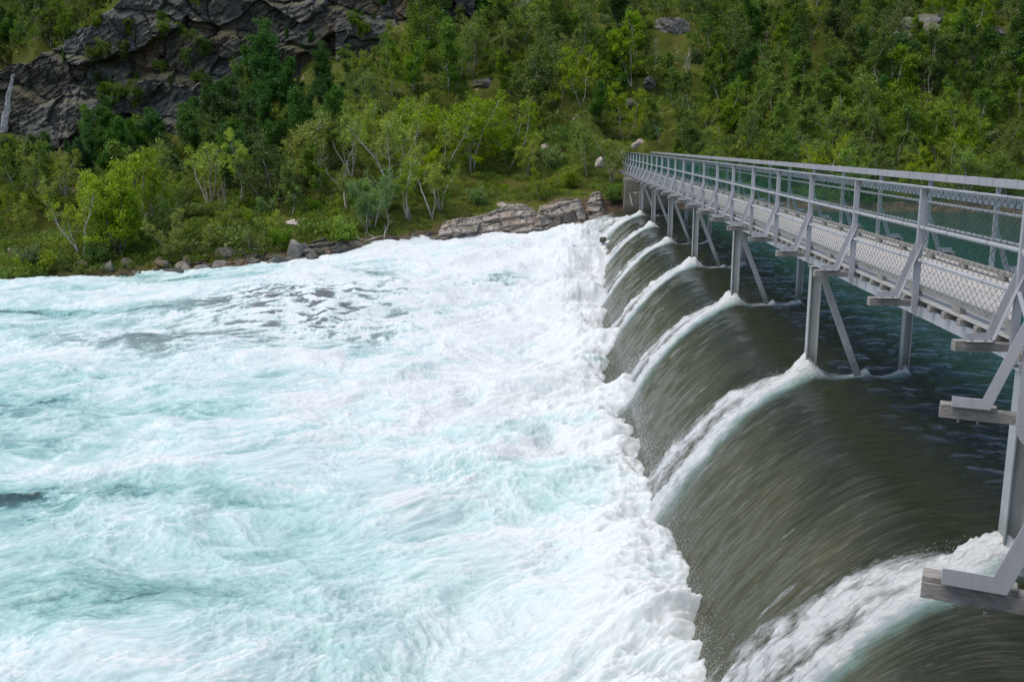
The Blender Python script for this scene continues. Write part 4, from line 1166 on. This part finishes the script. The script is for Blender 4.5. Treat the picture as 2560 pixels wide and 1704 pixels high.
class Tree:
    """Grows stems, branches and twigs; leaves are small bent diamonds along the twigs."""
    def __init__(s, seed): s.r = np.random.RandomState(seed); s.tv = []; s.tf = []; s.nv = 0; s.tips = []
    def tube(s, pts, r0, r1, n):
        pts = np.array(pts); m = len(pts)
        t = np.gradient(pts, axis=0); t /= np.linalg.norm(t, axis=1, keepdims=True) + 1e-9
        ref = np.array([0.3, 0.9, 0.2]); u = np.cross(t, ref); u /= np.linalg.norm(u, axis=1, keepdims=True) + 1e-9
        w_ = np.cross(u, t)
        rad = np.linspace(r0, r1, m)[:, None]
        a = np.arange(n) * 2 * np.pi / n
        ring = pts[:, None] + rad[:, None] * (u[:, None] * np.cos(a)[None, :, None] + w_[:, None] * np.sin(a)[None, :, None])
        s.tv.append(ring.reshape(-1, 3))
        i = np.arange(m * n).reshape(m, n) + s.nv
        s.tf.append(np.stack([i[:-1], np.roll(i, -1, 1)[:-1], np.roll(i, -1, 1)[1:], i[1:]], -1).reshape(-1, 4))
        s.nv += m * n
    def walk(s, p, d, L, n, wob, up=0.0, drift=(0, 0, 0)):
        pts = [np.array(p, float)]; d = norm(np.array(d, float))
        for _ in range(n):
            d = norm(d + s.r.normal(0, wob, 3) + np.array([0, 0, up]) + np.array(drift))
            pts.append(pts[-1] + d * L / n)
        return pts
    def grow(s, H=5.0, stems=3, tilt=0.25, spread=1.3, start=0.3, nb=13, ntw=6, twig=0.45, wob=0.16, r0=0.06, lean=(0, 0), rise=0.5, taper=0.75, wind=(0, 0, 0), bare=False):
        r = s.r
        for k in range(stems):
            a = r.uniform(0, 6.28); b = r.uniform(0, 0.18) if stems > 1 else 0
            h = H * (1 if k == 0 else r.uniform(0.6, 0.95))
            tl = tilt * r.uniform(0.3, 1.2)
            d = (math.cos(a) * tl + lean[0], math.sin(a) * tl + lean[1], 1)
            st = s.walk((math.cos(a) * b, math.sin(a) * b, -0.25), d, h * 1.05, 9, wob, 0.10)
            rr0 = r0 * (h / 5) * r.uniform(0.8, 1.1)
            s.tube(st, rr0, rr0 * 0.18, 6)
            st = np.array(st)
            for j in range(nb):
                f = start + (1 - start) * (j + r.uniform(0, 1)) / nb
                q = f * 9; i = min(int(q), 8); p = st[i] + (st[i + 1] - st[i]) * (q - i)
                az = r.uniform(0, 6.28)
                bl = spread * (1 - taper * (f - start) / (1 - start + 1e-6)) * r.uniform(0.6, 1.15)
                br = s.walk(p, (math.cos(az), math.sin(az), rise + r.normal(0, 0.25)), bl, 5, 0.2, 0.06, wind)
                s.tube(br, rr0 * 0.34 * (1 - 0.5 * f), rr0 * 0.08, 4)
                br = np.array(br)
                for m in range(ntw):
                    g = r.uniform(0.25, 1.0) * 5; i2 = min(int(g), 4); p2 = br[i2] + (br[i2 + 1] - br[i2]) * (g - i2)
                    dd = r.normal(0, 1, 3) * 0.8 + norm(br[-1] - br[0]) + np.array([0, 0, 0.25]) + np.array(wind) * 4
                    tw = s.walk(p2, dd, twig * r.uniform(0.6, 1.2), 3, 0.18, 0.0)
                    if bare or m % 2 == 0: s.tube(tw, rr0 * 0.08, rr0 * 0.03, 3)
                    s.tips.append(np.array(tw))
        return s
    def leaves(s, n, size, droop=0.0, jit=0.09, wind=(0, 0, 0), clump=1.0):
        r = s.r; T = np.array(s.tips)                       # (tips, 4, 3)
        wgt = np.exp(r.normal(0, 0.6 * clump, len(T))); wgt /= wgt.sum()
        ti = r.choice(len(T), n, p=wgt); f = np.sqrt(r.rand(n)) * 3 * 0.999
        i = f.astype(int); fr = (f - i)[:, None]
        p = T[ti, i] * (1 - fr) + T[ti, i + 1] * fr + r.normal(0, jit, (n, 3))
        d = r.normal(0, 1, (n, 3)) + np.array([0, 0, -droop]) + np.array(wind) * 6 + 0.8 * (T[ti, 3] - T[ti, 0])
        d /= np.linalg.norm(d, axis=1, keepdims=True)
        nn = r.normal(0, 1, (n, 3)) + np.array([0, 0, 1.1])
        side = np.cross(d, nn); side /= np.linalg.norm(side, axis=1, keepdims=True) + 1e-9
        up = np.cross(side, d)
        sz = size * np.exp(r.normal(0, 0.22, n))[:, None]
        a = p; b = p + d * sz * 0.5 + side * sz * 0.36 + up * sz * 0.08; c = p + d * sz; e = p + d * sz * 0.5 - side * sz * 0.36 + up * sz * 0.08
        V = np.stack([a, b, c, e], 1).reshape(-1, 3)
        tint = np.clip(0.45 * r.rand(n) + 0.35 * r.rand(len(T))[ti] + 0.2 * r.rand(n) ** 3, 0, 1)
        return V, np.arange(4 * n).reshape(-1, 4), np.repeat(tint, 4)

PROTO = {}
def proto(kind, seed, leaf_mat, bark_mat, n, size, lv=None, **g):
    t = Tree(seed).grow(**g)
    trunk = mesh_from("trunk", np.concatenate(t.tv), np.concatenate(t.tf), M[bark_mat], True)
    crown = None
    if n:
        V, Fq, ti = t.leaves(n, size, **(lv or {}))
        crown = mesh_from("crown", V, Fq, M[leaf_mat], True, dict(tint=ti))
    h = max(v[:, 2].max() for v in t.tv)
    PROTO.setdefault(kind, []).append((trunk, crown, float(h)))

for i in range(4):   # light birches with open crowns and several crooked stems
    proto('birch', 10 + i, 'birch', 'bark', 8600, 0.095, dict(droop=0.2, jit=0.075, clump=1.3), H=5, stems=2 + i % 3, tilt=0.3, spread=1.6, start=0.24, nb=15, ntw=8, twig=0.6, wob=0.17, r0=0.058)
for i in range(3):   # birches with long bare pale stems and thin crowns
    proto('stem', 20 + i, 'birch2', 'bark', 3600, 0.10, dict(droop=0.2, jit=0.08, clump=1.5), H=5, stems=(3, 2, 4)[i], tilt=0.32, spread=1.15, start=0.52, nb=10, ntw=6, twig=0.5, wob=0.14, r0=0.085)
for i in range(3):
    proto('young', 30 + i, 'birch2', 'bark', 8600, 0.095, dict(wind=(0.10, 0.03, 0.06), jit=0.075, clump=1.3), H=5, stems=2 + i, tilt=0.2, spread=1.45, start=0.14, nb=16, ntw=8, twig=0.6, wob=0.13, r0=0.045, rise=0.9)
for i in range(3):   # dense dark alders, branches sweeping upward
    proto('alder', 50 + i, 'alder', 'bark_dark', 14000, 0.115, dict(wind=(0.05, 0, 0.12), jit=0.13), H=5, stems=2 + i % 2, tilt=0.15, spread=1.5, start=0.12, nb=18, ntw=7, wob=0.10, r0=0.07, rise=1.4, taper=0.8)
for i in range(2):   # tall alders under the cliff
    proto('talder', 60 + i, 'alder', 'bark_dark', 27000, 0.125, dict(wind=(0.05, 0, 0.12), jit=0.13, clump=1.2), H=9, stems=3 + i, tilt=0.16, spread=2.5, start=0.14, nb=24, ntw=9, twig=0.7, wob=0.09, r0=0.07, rise=1.3, taper=0.75)
for i in range(2):   # windswept grey-green willows
    proto('willow', 70 + i, 'willow', 'bark', 10000, 0.10, dict(wind=(-0.16, 0, 0.02), jit=0.12), H=5, stems=4, tilt=0.4, spread=1.5, start=0.2, nb=13, ntw=6, wob=0.15, r0=0.05, wind=(-0.12, 0, 0.0), rise=0.7)
for i in range(4):   # sparser hillside birches, tall stems showing
    proto('olive', 90 + i, 'olive', 'bark', 8200, 0.115, dict(droop=0.3, jit=0.11, clump=1.5), H=5.5, stems=1 + i % 3, tilt=0.2, spread=1.65, start=0.22, nb=16, ntw=8, twig=0.6, wob=0.15, r0=0.045)
for i in range(3):   # low bushes
    proto('bush', 110 + i, ('birch', 'olive', 'willow')[i], 'bark_dark', 5000, 0.085, None, H=1.8, stems=7, tilt=0.75, spread=0.75, start=0.15, nb=7, ntw=5, twig=0.3, wob=0.16, r0=0.06)
for i in range(3):   # bare dead trees
    proto('dead', 130 + i, None, 'dead', 0, 0, None, H=4.2, stems=1 + i, tilt=0.35, spread=1.0, start=0.4, nb=8, ntw=3, twig=0.4, wob=0.2, r0=0.075, bare=True)
proto('bigbirch', 150, 'young', 'bark_dark', 0, 0) if False else None
t_ = Tree(151).grow(H=5, stems=6, tilt=0.42, spread=1.55, start=0.12, nb=15, ntw=7, wob=0.13, r0=0.06, rise=0.8)
V_, F_, ti_ = t_.leaves(22000, 0.095, wind=(0.06, 0.02, 0.06), clump=0.8)
PROTO['bigbirch'] = [(mesh_from("trunk", np.concatenate(t_.tv), np.concatenate(t_.tf), M['bark_dark'], True), mesh_from("crown", V_, F_, M['birch2'], True, dict(tint=ti_)), float(max(v[:, 2].max() for v in t_.tv)))]

NAME = dict(birch='birch_tree', young='birch_tree', alder='alder_tree', talder='alder_tree', willow='willow_tree', olive='birch_tree', stem='birch_tree', bush='bush', dead='dead_tree', bigbirch='birch_tree')
CATE = dict(birch='birch', young='birch', alder='alder', talder='alder', willow='willow', olive='birch', stem='birch', bush='bush', dead='dead tree', bigbirch='birch')
TREES = []                                                   # (x, y, z) already taken
def plant(kind, var, loc, h, rot, label=None, group=None, lean=(0, 0)):
    tr, cr, hp = PROTO[kind][var % len(PROTO[kind])]
    o = thing(NAME[kind], label or "", CATE[kind], loc, group)
    sc = h / hp
    o.scale = (sc * 1.06, sc * 1.06, sc); o.rotation_euler = (lean[0], lean[1], rot)
    obj("trunk", tr, o)
    if cr is not None: obj("crown", cr, o)
    TREES.append((loc[0], loc[1], h))
    return o

# trees one can pick out in the photograph: base pixel, top pixel row, kind, variant
HERO = [
 ('bigbirch', 0, 300, 640, 386, "big bushy yellow-green birch on the mossy bank close to the river"),
 ('young', 0, 430, 650, 520, "low spreading yellow-green birch with pale leaning stems just above the waterline"),
 ('stem', 2, 205, 645, 470, "crooked thin birch with a pale forked trunk leaning on the mossy bank"),
 ('birch', 2, 40, 560, 440, "open-crowned birch at the picture's edge behind the mossy bank"),
 ('young', 1, 120, 520, 440, "light green birch standing between the mossy bank and the dark thicket"),
 ('talder', 0, 275, 425, 235, "dark green alder with a pointed flame-like crown in front of the cliff"),
 ('talder', 1, 655, 330, 40, "tallest dark green alder, broad crowned, standing against the cliff"),
 ('talder', 0, 560, 330, 165, "dark alder crowding the broad tallest alder on its cliff side"),
 ('talder', 1, 800, 270, 100, "dark bluish alder under the mossy knob of the cliff"),
 ('alder', 1, 100, 450, 330, "dark alder thicket crown below the waterfall"),
 ('young', 2, 735, 500, 285, "bright yellow-green birch with a tall narrow crown above the stony patch"),
 ('stem', 1, 600, 500, 330, "slender birch with a thin pale bare lower stem among dark alders"),
 ('willow', 0, 930, 575, 415, "wind-swept grey-green willow with silvery leaves near the white dead tree"),
 ('stem', 0, 1025, 555, 390, "birch with three pale stems fanning up from one foot on the bank"),
 ('stem', 1, 1085, 548, 370, "slim birch with a bowed pale stem beside the three-stemmed birch"),
 ('stem', 2, 1100, 530, 410, "forked pale-stemmed birch with yellowish crown behind the outcrop"),
 ('birch', 1, 1270, 425, 240, "broad open birch with a thick leaning trunk above the mossy clearing"),
 ('birch', 2, 1180, 430, 215, "tall light green birch behind the mossy clearing"),
 ('young', 0, 1350, 505, 420, "small thin birch standing alone on the moss above the pink slab"),
 ('birch', 3, 1465, 440, 300, "thin birch on the slope just uphill of the white pointed boulder"),
 ('birch', 2, 1530, 455, 330, "grey-trunked birch beside the far end of the bridge"),
 ('young', 2, 835, 420, 270, "yellowish birch above the bare grey stems"),
 ('olive', 2, 1840, 170, 10, "tall thin bare-stemmed birch high above the bridge"),
 ('olive', 0, 1940, 175, 30, "narrow tall birch high on the slope between two crags"),
 ('olive', 1, 2120, 160, 5, "tall pyramidal birch beside the pale rock ledge"),
 ('olive', 3, 1790, 250, 110, "birch with a crooked grey trunk bent at the foot, on the middle slope"),
 ('dead', 0, 960, 605, 520, "white bleached dead tree with bare forked branches at the water's edge"),
 ('dead', 1, 860, 490, 345, "cluster of bare grey birch stems rising behind the wind-swept willow"),
 ('dead', 2, 800, 480, 350, "thin bare grey stem leaning beside the cluster of bare stems"),
 ('dead', 0, 2190, 265, 160, "dead leaning bare stem on the slope behind the bridge"),
 ('dead', 1, 915, 585, 500, "grey dead sapling leaning above the driftwood"),
 ('dead', 1, 1905, 190, 95, "pair of bare pale stems beside the small dark crag"),
 ('dead', 2, 1720, 200, 105, "thin bare forked stem below the blocky crag"),
 ('dead', 1, 2310, 300, 215, "bare crooked stem under the pale ledge"),
 ('dead', 0, 1330, 390, 320, "bare bowed stem above the mossy clearing"),
 ('dead', 2, 2480, 400, 310, "bare grey stem behind the near railing"),
 ('dead', 1, 1640, 175, 95, "two bare grey stems beside the moss-capped boulder"),
 ('dead', 2, 560, 520, 440, "thin bare stem in front of the dark thicket"),
 ('dead', 0, 150, 610, 545, "bare bent sapling beside the big bushy birch"),
 ('bush', 0, 860, 612, 540, "round bright green bush overhanging the shore rocks"),
 ('bush', 1, 700, 625, 565, "low dark green bush above the big grey block"),
 ('bush', 2, 1195, 508, 465, "pale grey-green bush behind the rock outcrop"),
 ('bush', 0, 1425, 470, 415, "low light green bush near the white pointed boulder"),
 ('bush', 1, 1540, 508, 455, "dark green bush pressed against the bridge abutment"),
 ('bush', 1, 250, 660, 600, "low dark bush in the moss in front of the big bushy birch"),
 ('bush', 2, 80, 665, 610, "low bush at the left end of the mossy bank"),
]
rs = np.random.RandomState(21)
for kind, var, px, py, ptop, lab in HERO:
    p = hit(px, py)
    if p is None: continue
    top = at_y(px, ptop, p[1])
    h = max(0.7, top[2] - p[2])
    plant(kind, var, p, h, rs.uniform(0, 6.28), lab)

# the rest of the wood: sites spread over what the photo shows of the slope
def clear(x, y, z, px, py):
    if 2.5 < x < 8.2 and y < 76: return True
    for ex_, ey_, ax_, ay_ in ((1400, 480, 110, 38), (1010, 560, 40, 16), (150, 640, 150, 45), (760, 590, 80, 30), (1300, 545, 140, 25), (170, 590, 90, 40), (1240, 470, 60, 26), (1440, 385, 80, 26), (560, 560, 70, 30), (1130, 470, 50, 26), (620, 610, 60, 25), (1120, 290, 60, 20), (380, 600, 50, 24), (1250, 300, 70, 22), (1545, 385, 40, 30), (1300, 575, 265, 72)):
        if ((px - ex_) / ax_) ** 2 + ((py - ey_) / ay_) ** 2 < 1: return True
    q = x / y
    if q < -0.15 and y > float(cliff_y(np.array([q]))[0]) - 0.8:       # the bare cliff
        ct = float(np.interp(q, CQ, CT))
        if z < ct - 2.6: return True
    return False
for a_, b_, c_, d_ in ROCKXY: TREES.append((a_, b_ - 0.3, 3))
CEX, CEY = zip(*[(-200, 335), (0, 335), (180, 345), (225, 250), (330, 300), (400, 260), (500, 235), (560, 130), (640, 70), (700, 110), (760, 215), (850, 205), (900, 130), (960, 70), (1030, -60), (1060, -200)])
sites = []
tries = 0
while len(sites) < 1000 and tries < 14000:
    tries += 1
    px, py = rs.uniform(-170, 2730), rs.uniform(-130, 640)
    p = hit(px, py, 46, 190, 0.4, False)
    if p is None or clear(*p, px, py) or p[1] - np.interp(p[0], SHX, SHY) < 1.0: continue
    if py > 40 and py < 640:
        for l_ in ROCKS:
            if l_[6] >= 428 and abs(px - l_[1]) < l_[3] * 0.6 and -4 < py - l_[2] < (75 if l_[6] in (430, 434, 435, 437, 438) else 30): break
        else: l_ = None
        if l_ is not None: continue
    near_ = p[1] < 64 and px > 1560
    if p[0] / p[1] < -0.2 and p[1] > 103: near_ = True
    mind = 1.35 if near_ and px < 700 else (1.75 if p[1] < 64 else 1.9) if px < 1500 else 1.55
    if 1000 < px < 1560 and py > 290: mind = 2.3
    if any((p[0] - a) ** 2 + (p[1] - b) ** 2 < (mind * (0.8 if h_ < 2 else 1)) ** 2 for a, b, h_ in TREES): continue
    dz_ = fbm(np.array([p[0] * 0.12]), np.array([p[1] * 0.12]), 3, 401)[0]
    q = p[0] / p[1]
    gap = fbm(np.array([p[0] * 0.075 + 4]), np.array([p[1] * 0.10 + 2]), 3, 402)[0]
    if gap > 0.13 and p[1] > 62 and q > -0.2 and rs.rand() < 0.85: continue
    if gap > 0.05: dz_ -= 0.8
    u = rs.rand()
    if q < -0.2 and p[1] > 104: kind = 'alder' if u < 0.25 else 'olive'
    elif q < -0.24 and p[1] > 66: kind = 'alder' if u < 0.78 else 'olive'
    elif px < 1560:
        if p[1] < 78: kind = 'birch' if u < 0.34 else 'young' if u < 0.54 else 'stem' if u < 0.70 else 'bush' if u < 0.86 else 'olive' if u < .95 else 'willow'
        else: kind = 'olive' if u < 0.5 else 'birch' if u < 0.72 else 'alder' if u < 0.84 else 'bush'
    else:
        if p[1] < 76: kind = 'birch' if u < 0.36 else 'stem' if u < 0.46 else 'olive' if u < 0.68 else 'young' if u < 0.78 else 'bush'
        else: kind = 'olive' if u < 0.76 else 'birch' if u < 0.84 else 'alder' if u < 0.9 else 'bush'  # upper slope mostly gets the leaves with shade put into their colour
    h = {'stem': 3.8, 'birch': 4.0, 'young': 3.6, 'alder': 5.2, 'willow': 2.6, 'olive': 4.6, 'bush': 1.4}[kind] * rs.uniform(0.7, 1.25) * (1 + 0.3 * dz_) * (0.8 + 0.5 * rs.rand())
    if p[1] < 60: h *= 0.72
    if px > 1500 and p[1] < 68: h = min(h, 3.6)
    if q < -0.10 and p[1] < 105:
        top = at_y(px, np.interp(px, CEX, CEY) + rs.uniform(0, 25), p[1])[2] - p[2]
        if h > top: h = top
        if h < 1.0: continue
    TREES.append((p[0], p[1], h))
    dist = math.hypot(p[0], p[1])
    inside = 0 <= px <= 2560 and py > -40
    sites.append((h / dist if inside else 0.0, kind, rs.randint(0, 12), p, h, rs.uniform(0, 6.28), px, py, (rs.normal(0, 0.05), rs.normal(0, 0.05))))
# bushes rooted on the ledges of the cliff
for i in range(90):
    px, py = rs.uniform(120, 1000), rs.uniform(-20, 300)
    if py > np.interp(px, CEX, CEY) - 10: continue
    c_ = cliff_surface(px, py)
    if abs(to_px(*c_)[0] - px) > 20 or abs(to_px(*c_)[1] - py) > 20: continue
    sites.append((0.05, 'bush' if i % 3 else 'alder', 1, (float(c_[0]), float(c_[1]) + 0.1, float(c_[2]) - 0.2), rs.uniform(0.9, 1.9), rs.uniform(0, 6.28), px, py, (0.25, 0)))
sites.sort(key=lambda s_: -s_[0])
N_SINGLE = 290 - len(HERO)
single = [s_ for s_ in sites[:N_SINGLE] if s_[0] > 0]; rest = sites[len(single):]
ZONE = [
 (lambda x, y, p: p[0] / p[1] < -0.09 and y < np.interp(x, CEX, CEY) - 5 and p[1] < 110 and p[1] > 93, "growing on a ledge of the dark cliff"),
 (lambda x, y, p: p[0] / p[1] < -0.2 and p[1] > 104, "on the slope above the dark cliff"),
 (lambda x, y, p: x < 430 and y < 480, "in the dark thicket below the waterfall"),
 (lambda x, y, p: x < 700 and y < 420, "under the dark cliff"),
 (lambda x, y, p: x < 420, "on the mossy bank around the big bushy birch"),
 (lambda x, y, p: x < 700, "above the brown bedrock hump"),
 (lambda x, y, p: x < 1000 and y < 330, "on the slope beside the cliff"),
 (lambda x, y, p: x < 1000 and y < 470, "around the bare grey stems"),
 (lambda x, y, p: x < 1000, "above the stacked shore boulders"),
 (lambda x, y, p: x < 1500 and y < 240, "around the lichen-crusted ledge"),
 (lambda x, y, p: x < 1250, "behind the pale rock outcrop"),
 (lambda x, y, p: x < 1560, "uphill of the far bridge end"),
 (lambda x, y, p: x < 1800 and y < 250, "around the blocky grey crag"),
 (lambda x, y, p: x < 1800, "behind the railing's far half"),
 (lambda x, y, p: x < 2150 and y < 250, "on the slope before the pale ledge"),
 (lambda x, y, p: x < 2150, "behind the railing's middle stretch"),
 (lambda x, y, p: y < 260, "around the black overhang"),
 (lambda x, y, p: True, "behind the railing's near stretch"),
]
LOOK = dict(birch="light green birch", young="yellow-green birch", alder="dark green alder", willow="grey-green willow", olive="olive green birch", stem="thin bare-stemmed birch", bush="low bush")
PLUR = lambda s_: s_ + "es" if s_.endswith(("ch", "sh")) else s_ + "s"
cells_ = {}
for s_ in single:
    _, kind, var, p, h, rot, px, py, ln = s_
    zone = next(z for f, z in ZONE if f(px, py, p))
    size = "" if kind == 'bush' else ("tall " if h > 4.6 else "small " if h < 3.0 else "")
    cells_.setdefault((size + LOOK[kind], zone), []).append(s_)
ORD = "leftmost,second,third,fourth,fifth,sixth,seventh,eighth,ninth,tenth,eleventh,twelfth,thirteenth,fourteenth,fifteenth,sixteenth,seventeenth,eighteenth,nineteenth,twentieth".split(",")
for (look, zone), lst in cells_.items():
    lst.sort(key=lambda s_: s_[6])
    n = len(lst)
    for i, (_, kind, var, p, h, rot, px, py, ln) in enumerate(lst):
        if n == 1: lab = "the only " + look + " " + zone
        elif i == 0: lab = "leftmost " + look + " " + zone
        elif i == n - 1: lab = "rightmost " + look + " " + zone
        else: lab = (ORD[i] if i < 20 else "%dth" % (i + 1)) + " " + look + " from the left " + zone
        if len(lab.split()) > 16: lab = lab.replace('from the left ', '', 1)
        if len(lab.split()) > 16: lab = lab.replace('tall ', '', 1)
        plant(kind, var, p, h, rot, lab, "trees " + zone if kind != 'bush' else "bushes " + zone, ln)

# everything smaller or beyond: one wood, and the low heath under the trees
def scatter(name, pts, rot, scl, idx, sources, **props):
    me = bpy.data.meshes.new(name); me.vertices.add(len(pts)); me.vertices.foreach_set("co", np.asarray(pts, F32).ravel())
    for nm, typ, dat in (("rz", 'FLOAT', rot), ("sc", 'FLOAT', scl), ("ix", 'INT', idx)):
        a = me.attributes.new(nm, typ, 'POINT'); a.data.foreach_set("value", np.asarray(dat, F32 if typ == 'FLOAT' else np.int32))
    o = obj(name, me, **props)
    g = bpy.data.node_groups.new(name, 'GeometryNodeTree')
    g.interface.new_socket("Geometry", in_out='INPUT', socket_type='NodeSocketGeometry')
    g.interface.new_socket("Geometry", in_out='OUTPUT', socket_type='NodeSocketGeometry')
    gi = g.nodes.new('NodeGroupInput'); go = g.nodes.new('NodeGroupOutput'); j = g.nodes.new('GeometryNodeJoinGeometry')
    def named(nm, typ):
        n_ = g.nodes.new('GeometryNodeInputNamedAttribute'); n_.data_type = typ; n_.inputs['Name'].default_value = nm
        return n_.outputs['Attribute']
    rz = g.nodes.new('ShaderNodeCombineXYZ'); g.links.new(named("rz", 'FLOAT'), rz.inputs['Z'])
    for i, srcs in enumerate(sources):
        for so_ in srcs:
            oi = g.nodes.new('GeometryNodeObjectInfo'); oi.inputs['Object'].default_value = so_; oi.transform_space = 'ORIGINAL'
            oi.inputs['As Instance'].default_value = True
            cmp_ = g.nodes.new('FunctionNodeCompare'); cmp_.data_type = 'INT'; cmp_.operation = 'EQUAL'
            g.links.new(named("ix", 'INT'), [s for s in cmp_.inputs if s.type == 'INT' and s.enabled][0]); [s for s in cmp_.inputs if s.type == 'INT' and s.enabled][1].default_value = i
            ip = g.nodes.new('GeometryNodeInstanceOnPoints')
            g.links.new(gi.outputs[0], ip.inputs['Points']); g.links.new(cmp_.outputs[0], ip.inputs['Selection'])
            g.links.new(oi.outputs['Geometry'], ip.inputs['Instance']); g.links.new(rz.outputs[0], ip.inputs['Rotation']); g.links.new(named("sc", 'FLOAT'), ip.inputs['Scale'])
            g.links.new(ip.outputs[0], j.inputs[0])
    g.links.new(j.outputs[0], go.inputs[0])
    md = o.modifiers.new("scatter", 'NODES'); md.node_group = g
    return o
# source parts: trees already standing
SRC = {}
for o in list(COL.objects):
    if o.type == 'MESH' and o.name.split('.')[0] in ('trunk', 'crown') and o.parent is not None:
        SRC.setdefault((o.data.name), o)
kinds, srcs, hs = [], [], []
for kind in ('birch', 'young', 'alder', 'olive', 'bush', 'willow', 'stem'):
    for v, (tr, cr, hp) in enumerate(PROTO[kind]):
        if tr.name in SRC and cr.name in SRC:
            kinds.append((kind, v)); srcs.append([SRC[tr.name], SRC[cr.name]]); hs.append(hp)
pts, rot, scl, idx = [], [], [], []
for _, kind, var, p, h, rz_, px, py, ln in rest:
    k = (kind, var % len(PROTO[kind]))
    if k not in kinds: continue
    i = kinds.index(k)
    pts.append(p); rot.append(rz_); scl.append(h / hs[i]); idx.append(i)
scatter("forest", pts, rot, scl, idx, srcs, kind="stuff", label="smaller and farther trees of the wood covering the slope", category="wood")
# heath: low clumps close to the ground
hp_ = []
for i in range(3):
    t_ = Tree(300 + i); r_ = t_.r
    for k in range(46):
        a, rr_ = r_.uniform(0, 6.28), math.sqrt(r_.rand()) * 0.55
        t_.tips.append(np.array(t_.walk((math.cos(a) * rr_, math.sin(a) * rr_, -0.05), (math.cos(a) * 0.5, math.sin(a) * 0.5, 0.9), 0.34 * (1.1 - rr_), 3, 0.25)))
    V_, F_, ti_ = t_.leaves(800, 0.05, jit=0.05)
    hp_.append(mesh_from("heath_clump", V_, F_, M[('heath', 'olive', 'birch')[i]], True, dict(tint=ti_)))
heath_src = []
hx, hrot, hscl, hix = [], [], [], []
cand = 12000
ax_ = rs.uniform(-0.62, 0.5, cand); yy_ = 47 + 85 * rs.rand(cand) ** 1.6
xx_ = ax_ * yy_
dd_ = yy_ - np.interp(xx_, SHX, SHY)
ok = (dd_ > 1.3) & ~((xx_ > 3.2) & (xx_ < 6.8) & (yy_ < 74)) & ~((ax_ < -0.10) & (yy_ > cliff_y(ax_) - 1) & (yy_ < cliff_y(ax_) + 8)) & ~((xx_ > -8.5) & (xx_ < 1.2) & (dd_ < 3.0))
ok |= (xx_ < -17) & (dd_ > 0.25) & (dd_ < 1.4)
for a_, b_, c_, d_ in ROCKXY: ok &= ~((np.abs(xx_ - a_) < c_) & (yy_ > b_ - d_ * 1.6) & (yy_ < b_ + 1.0))
xx_, yy_ = xx_[ok], yy_[ok]
zz_ = ground(xx_, yy_)
# three ferns and tufts that stand on the bank carry the clump shapes
for i, (px, py, lab) in enumerate([(740, 612, "low yellow-green tuft beside the big grey block"), (350, 655, "low green clump on the shore in front of the big bushy birch"), (1000, 585, "bright green tuft at the foot of the three-stemmed birch")]):
    p = hit(px, py)
    e_ = thing("heath_tuft", lab, "tuft", p); e_.scale = (1.1,) * 3; o = obj("foliage", hp_[i], e_)
    heath_src.append([o])
scatter("heath", np.stack([xx_, yy_, zz_], -1), rs.uniform(0, 6.28, len(xx_)), np.exp(rs.normal(0.15, 0.35, len(xx_))) * (1 + 0.35 * sst(64, 80, yy_)) * np.where(dd_[ok] < 1.5, 0.7, 1) * np.where((fbm(xx_ * 0.075 + 4, yy_ * 0.10 + 2, 3, 402) > 0.11) & (yy_ > 62), 0.6, 1) * np.where((xx_ > -13) & (xx_ < 3) & (dd_[ok] < 13), 0.55, 1), rs.randint(0, 3, len(xx_)), heath_src, kind="stuff", label="low heath and shrubs covering the ground under the trees", category="heath")
# driftwood along the shore heap
def drift(label, pix, r0, seed):
    pts = []
    for px, py in pix:
        p = hit(px, py)
        pts.append(np.array([p[0], p[1] - 0.2, p[2] + 0.22]))
    t = Tree(seed); t.tube(pts, r0, r0 * 0.35, 6)
    for i in range(1, len(pts)):
        t.tube(t.walk(pts[i], t.r.normal(0, 1, 3) + np.array([0, -0.4, 0.8]), 0.7, 4, 0.3), r0 * 0.5, r0 * 0.12, 5)
    obj("driftwood", mesh_from("driftwood", np.concatenate(t.tv), np.concatenate(t.tf), M['dead'], True), label=label, category="driftwood")
drift("long grey driftwood branch lying over the shore heap", [(826, 588), (850, 592), (872, 602), (900, 606), (920, 610)], 0.06, 601)
drift("short pale driftwood branch near the water by the white dead tree", [(915, 612), (938, 606), (962, 598)], 0.045, 602)
drift("curved bleached branch on the dark jagged rocks", [(630, 632), (650, 634), (664, 628)], 0.05, 603)
print("trees", round(time.time() - T0, 1), "sites", len(sites), "single", len(single), "rest", len(pts), "heath", len(xx_), tries)
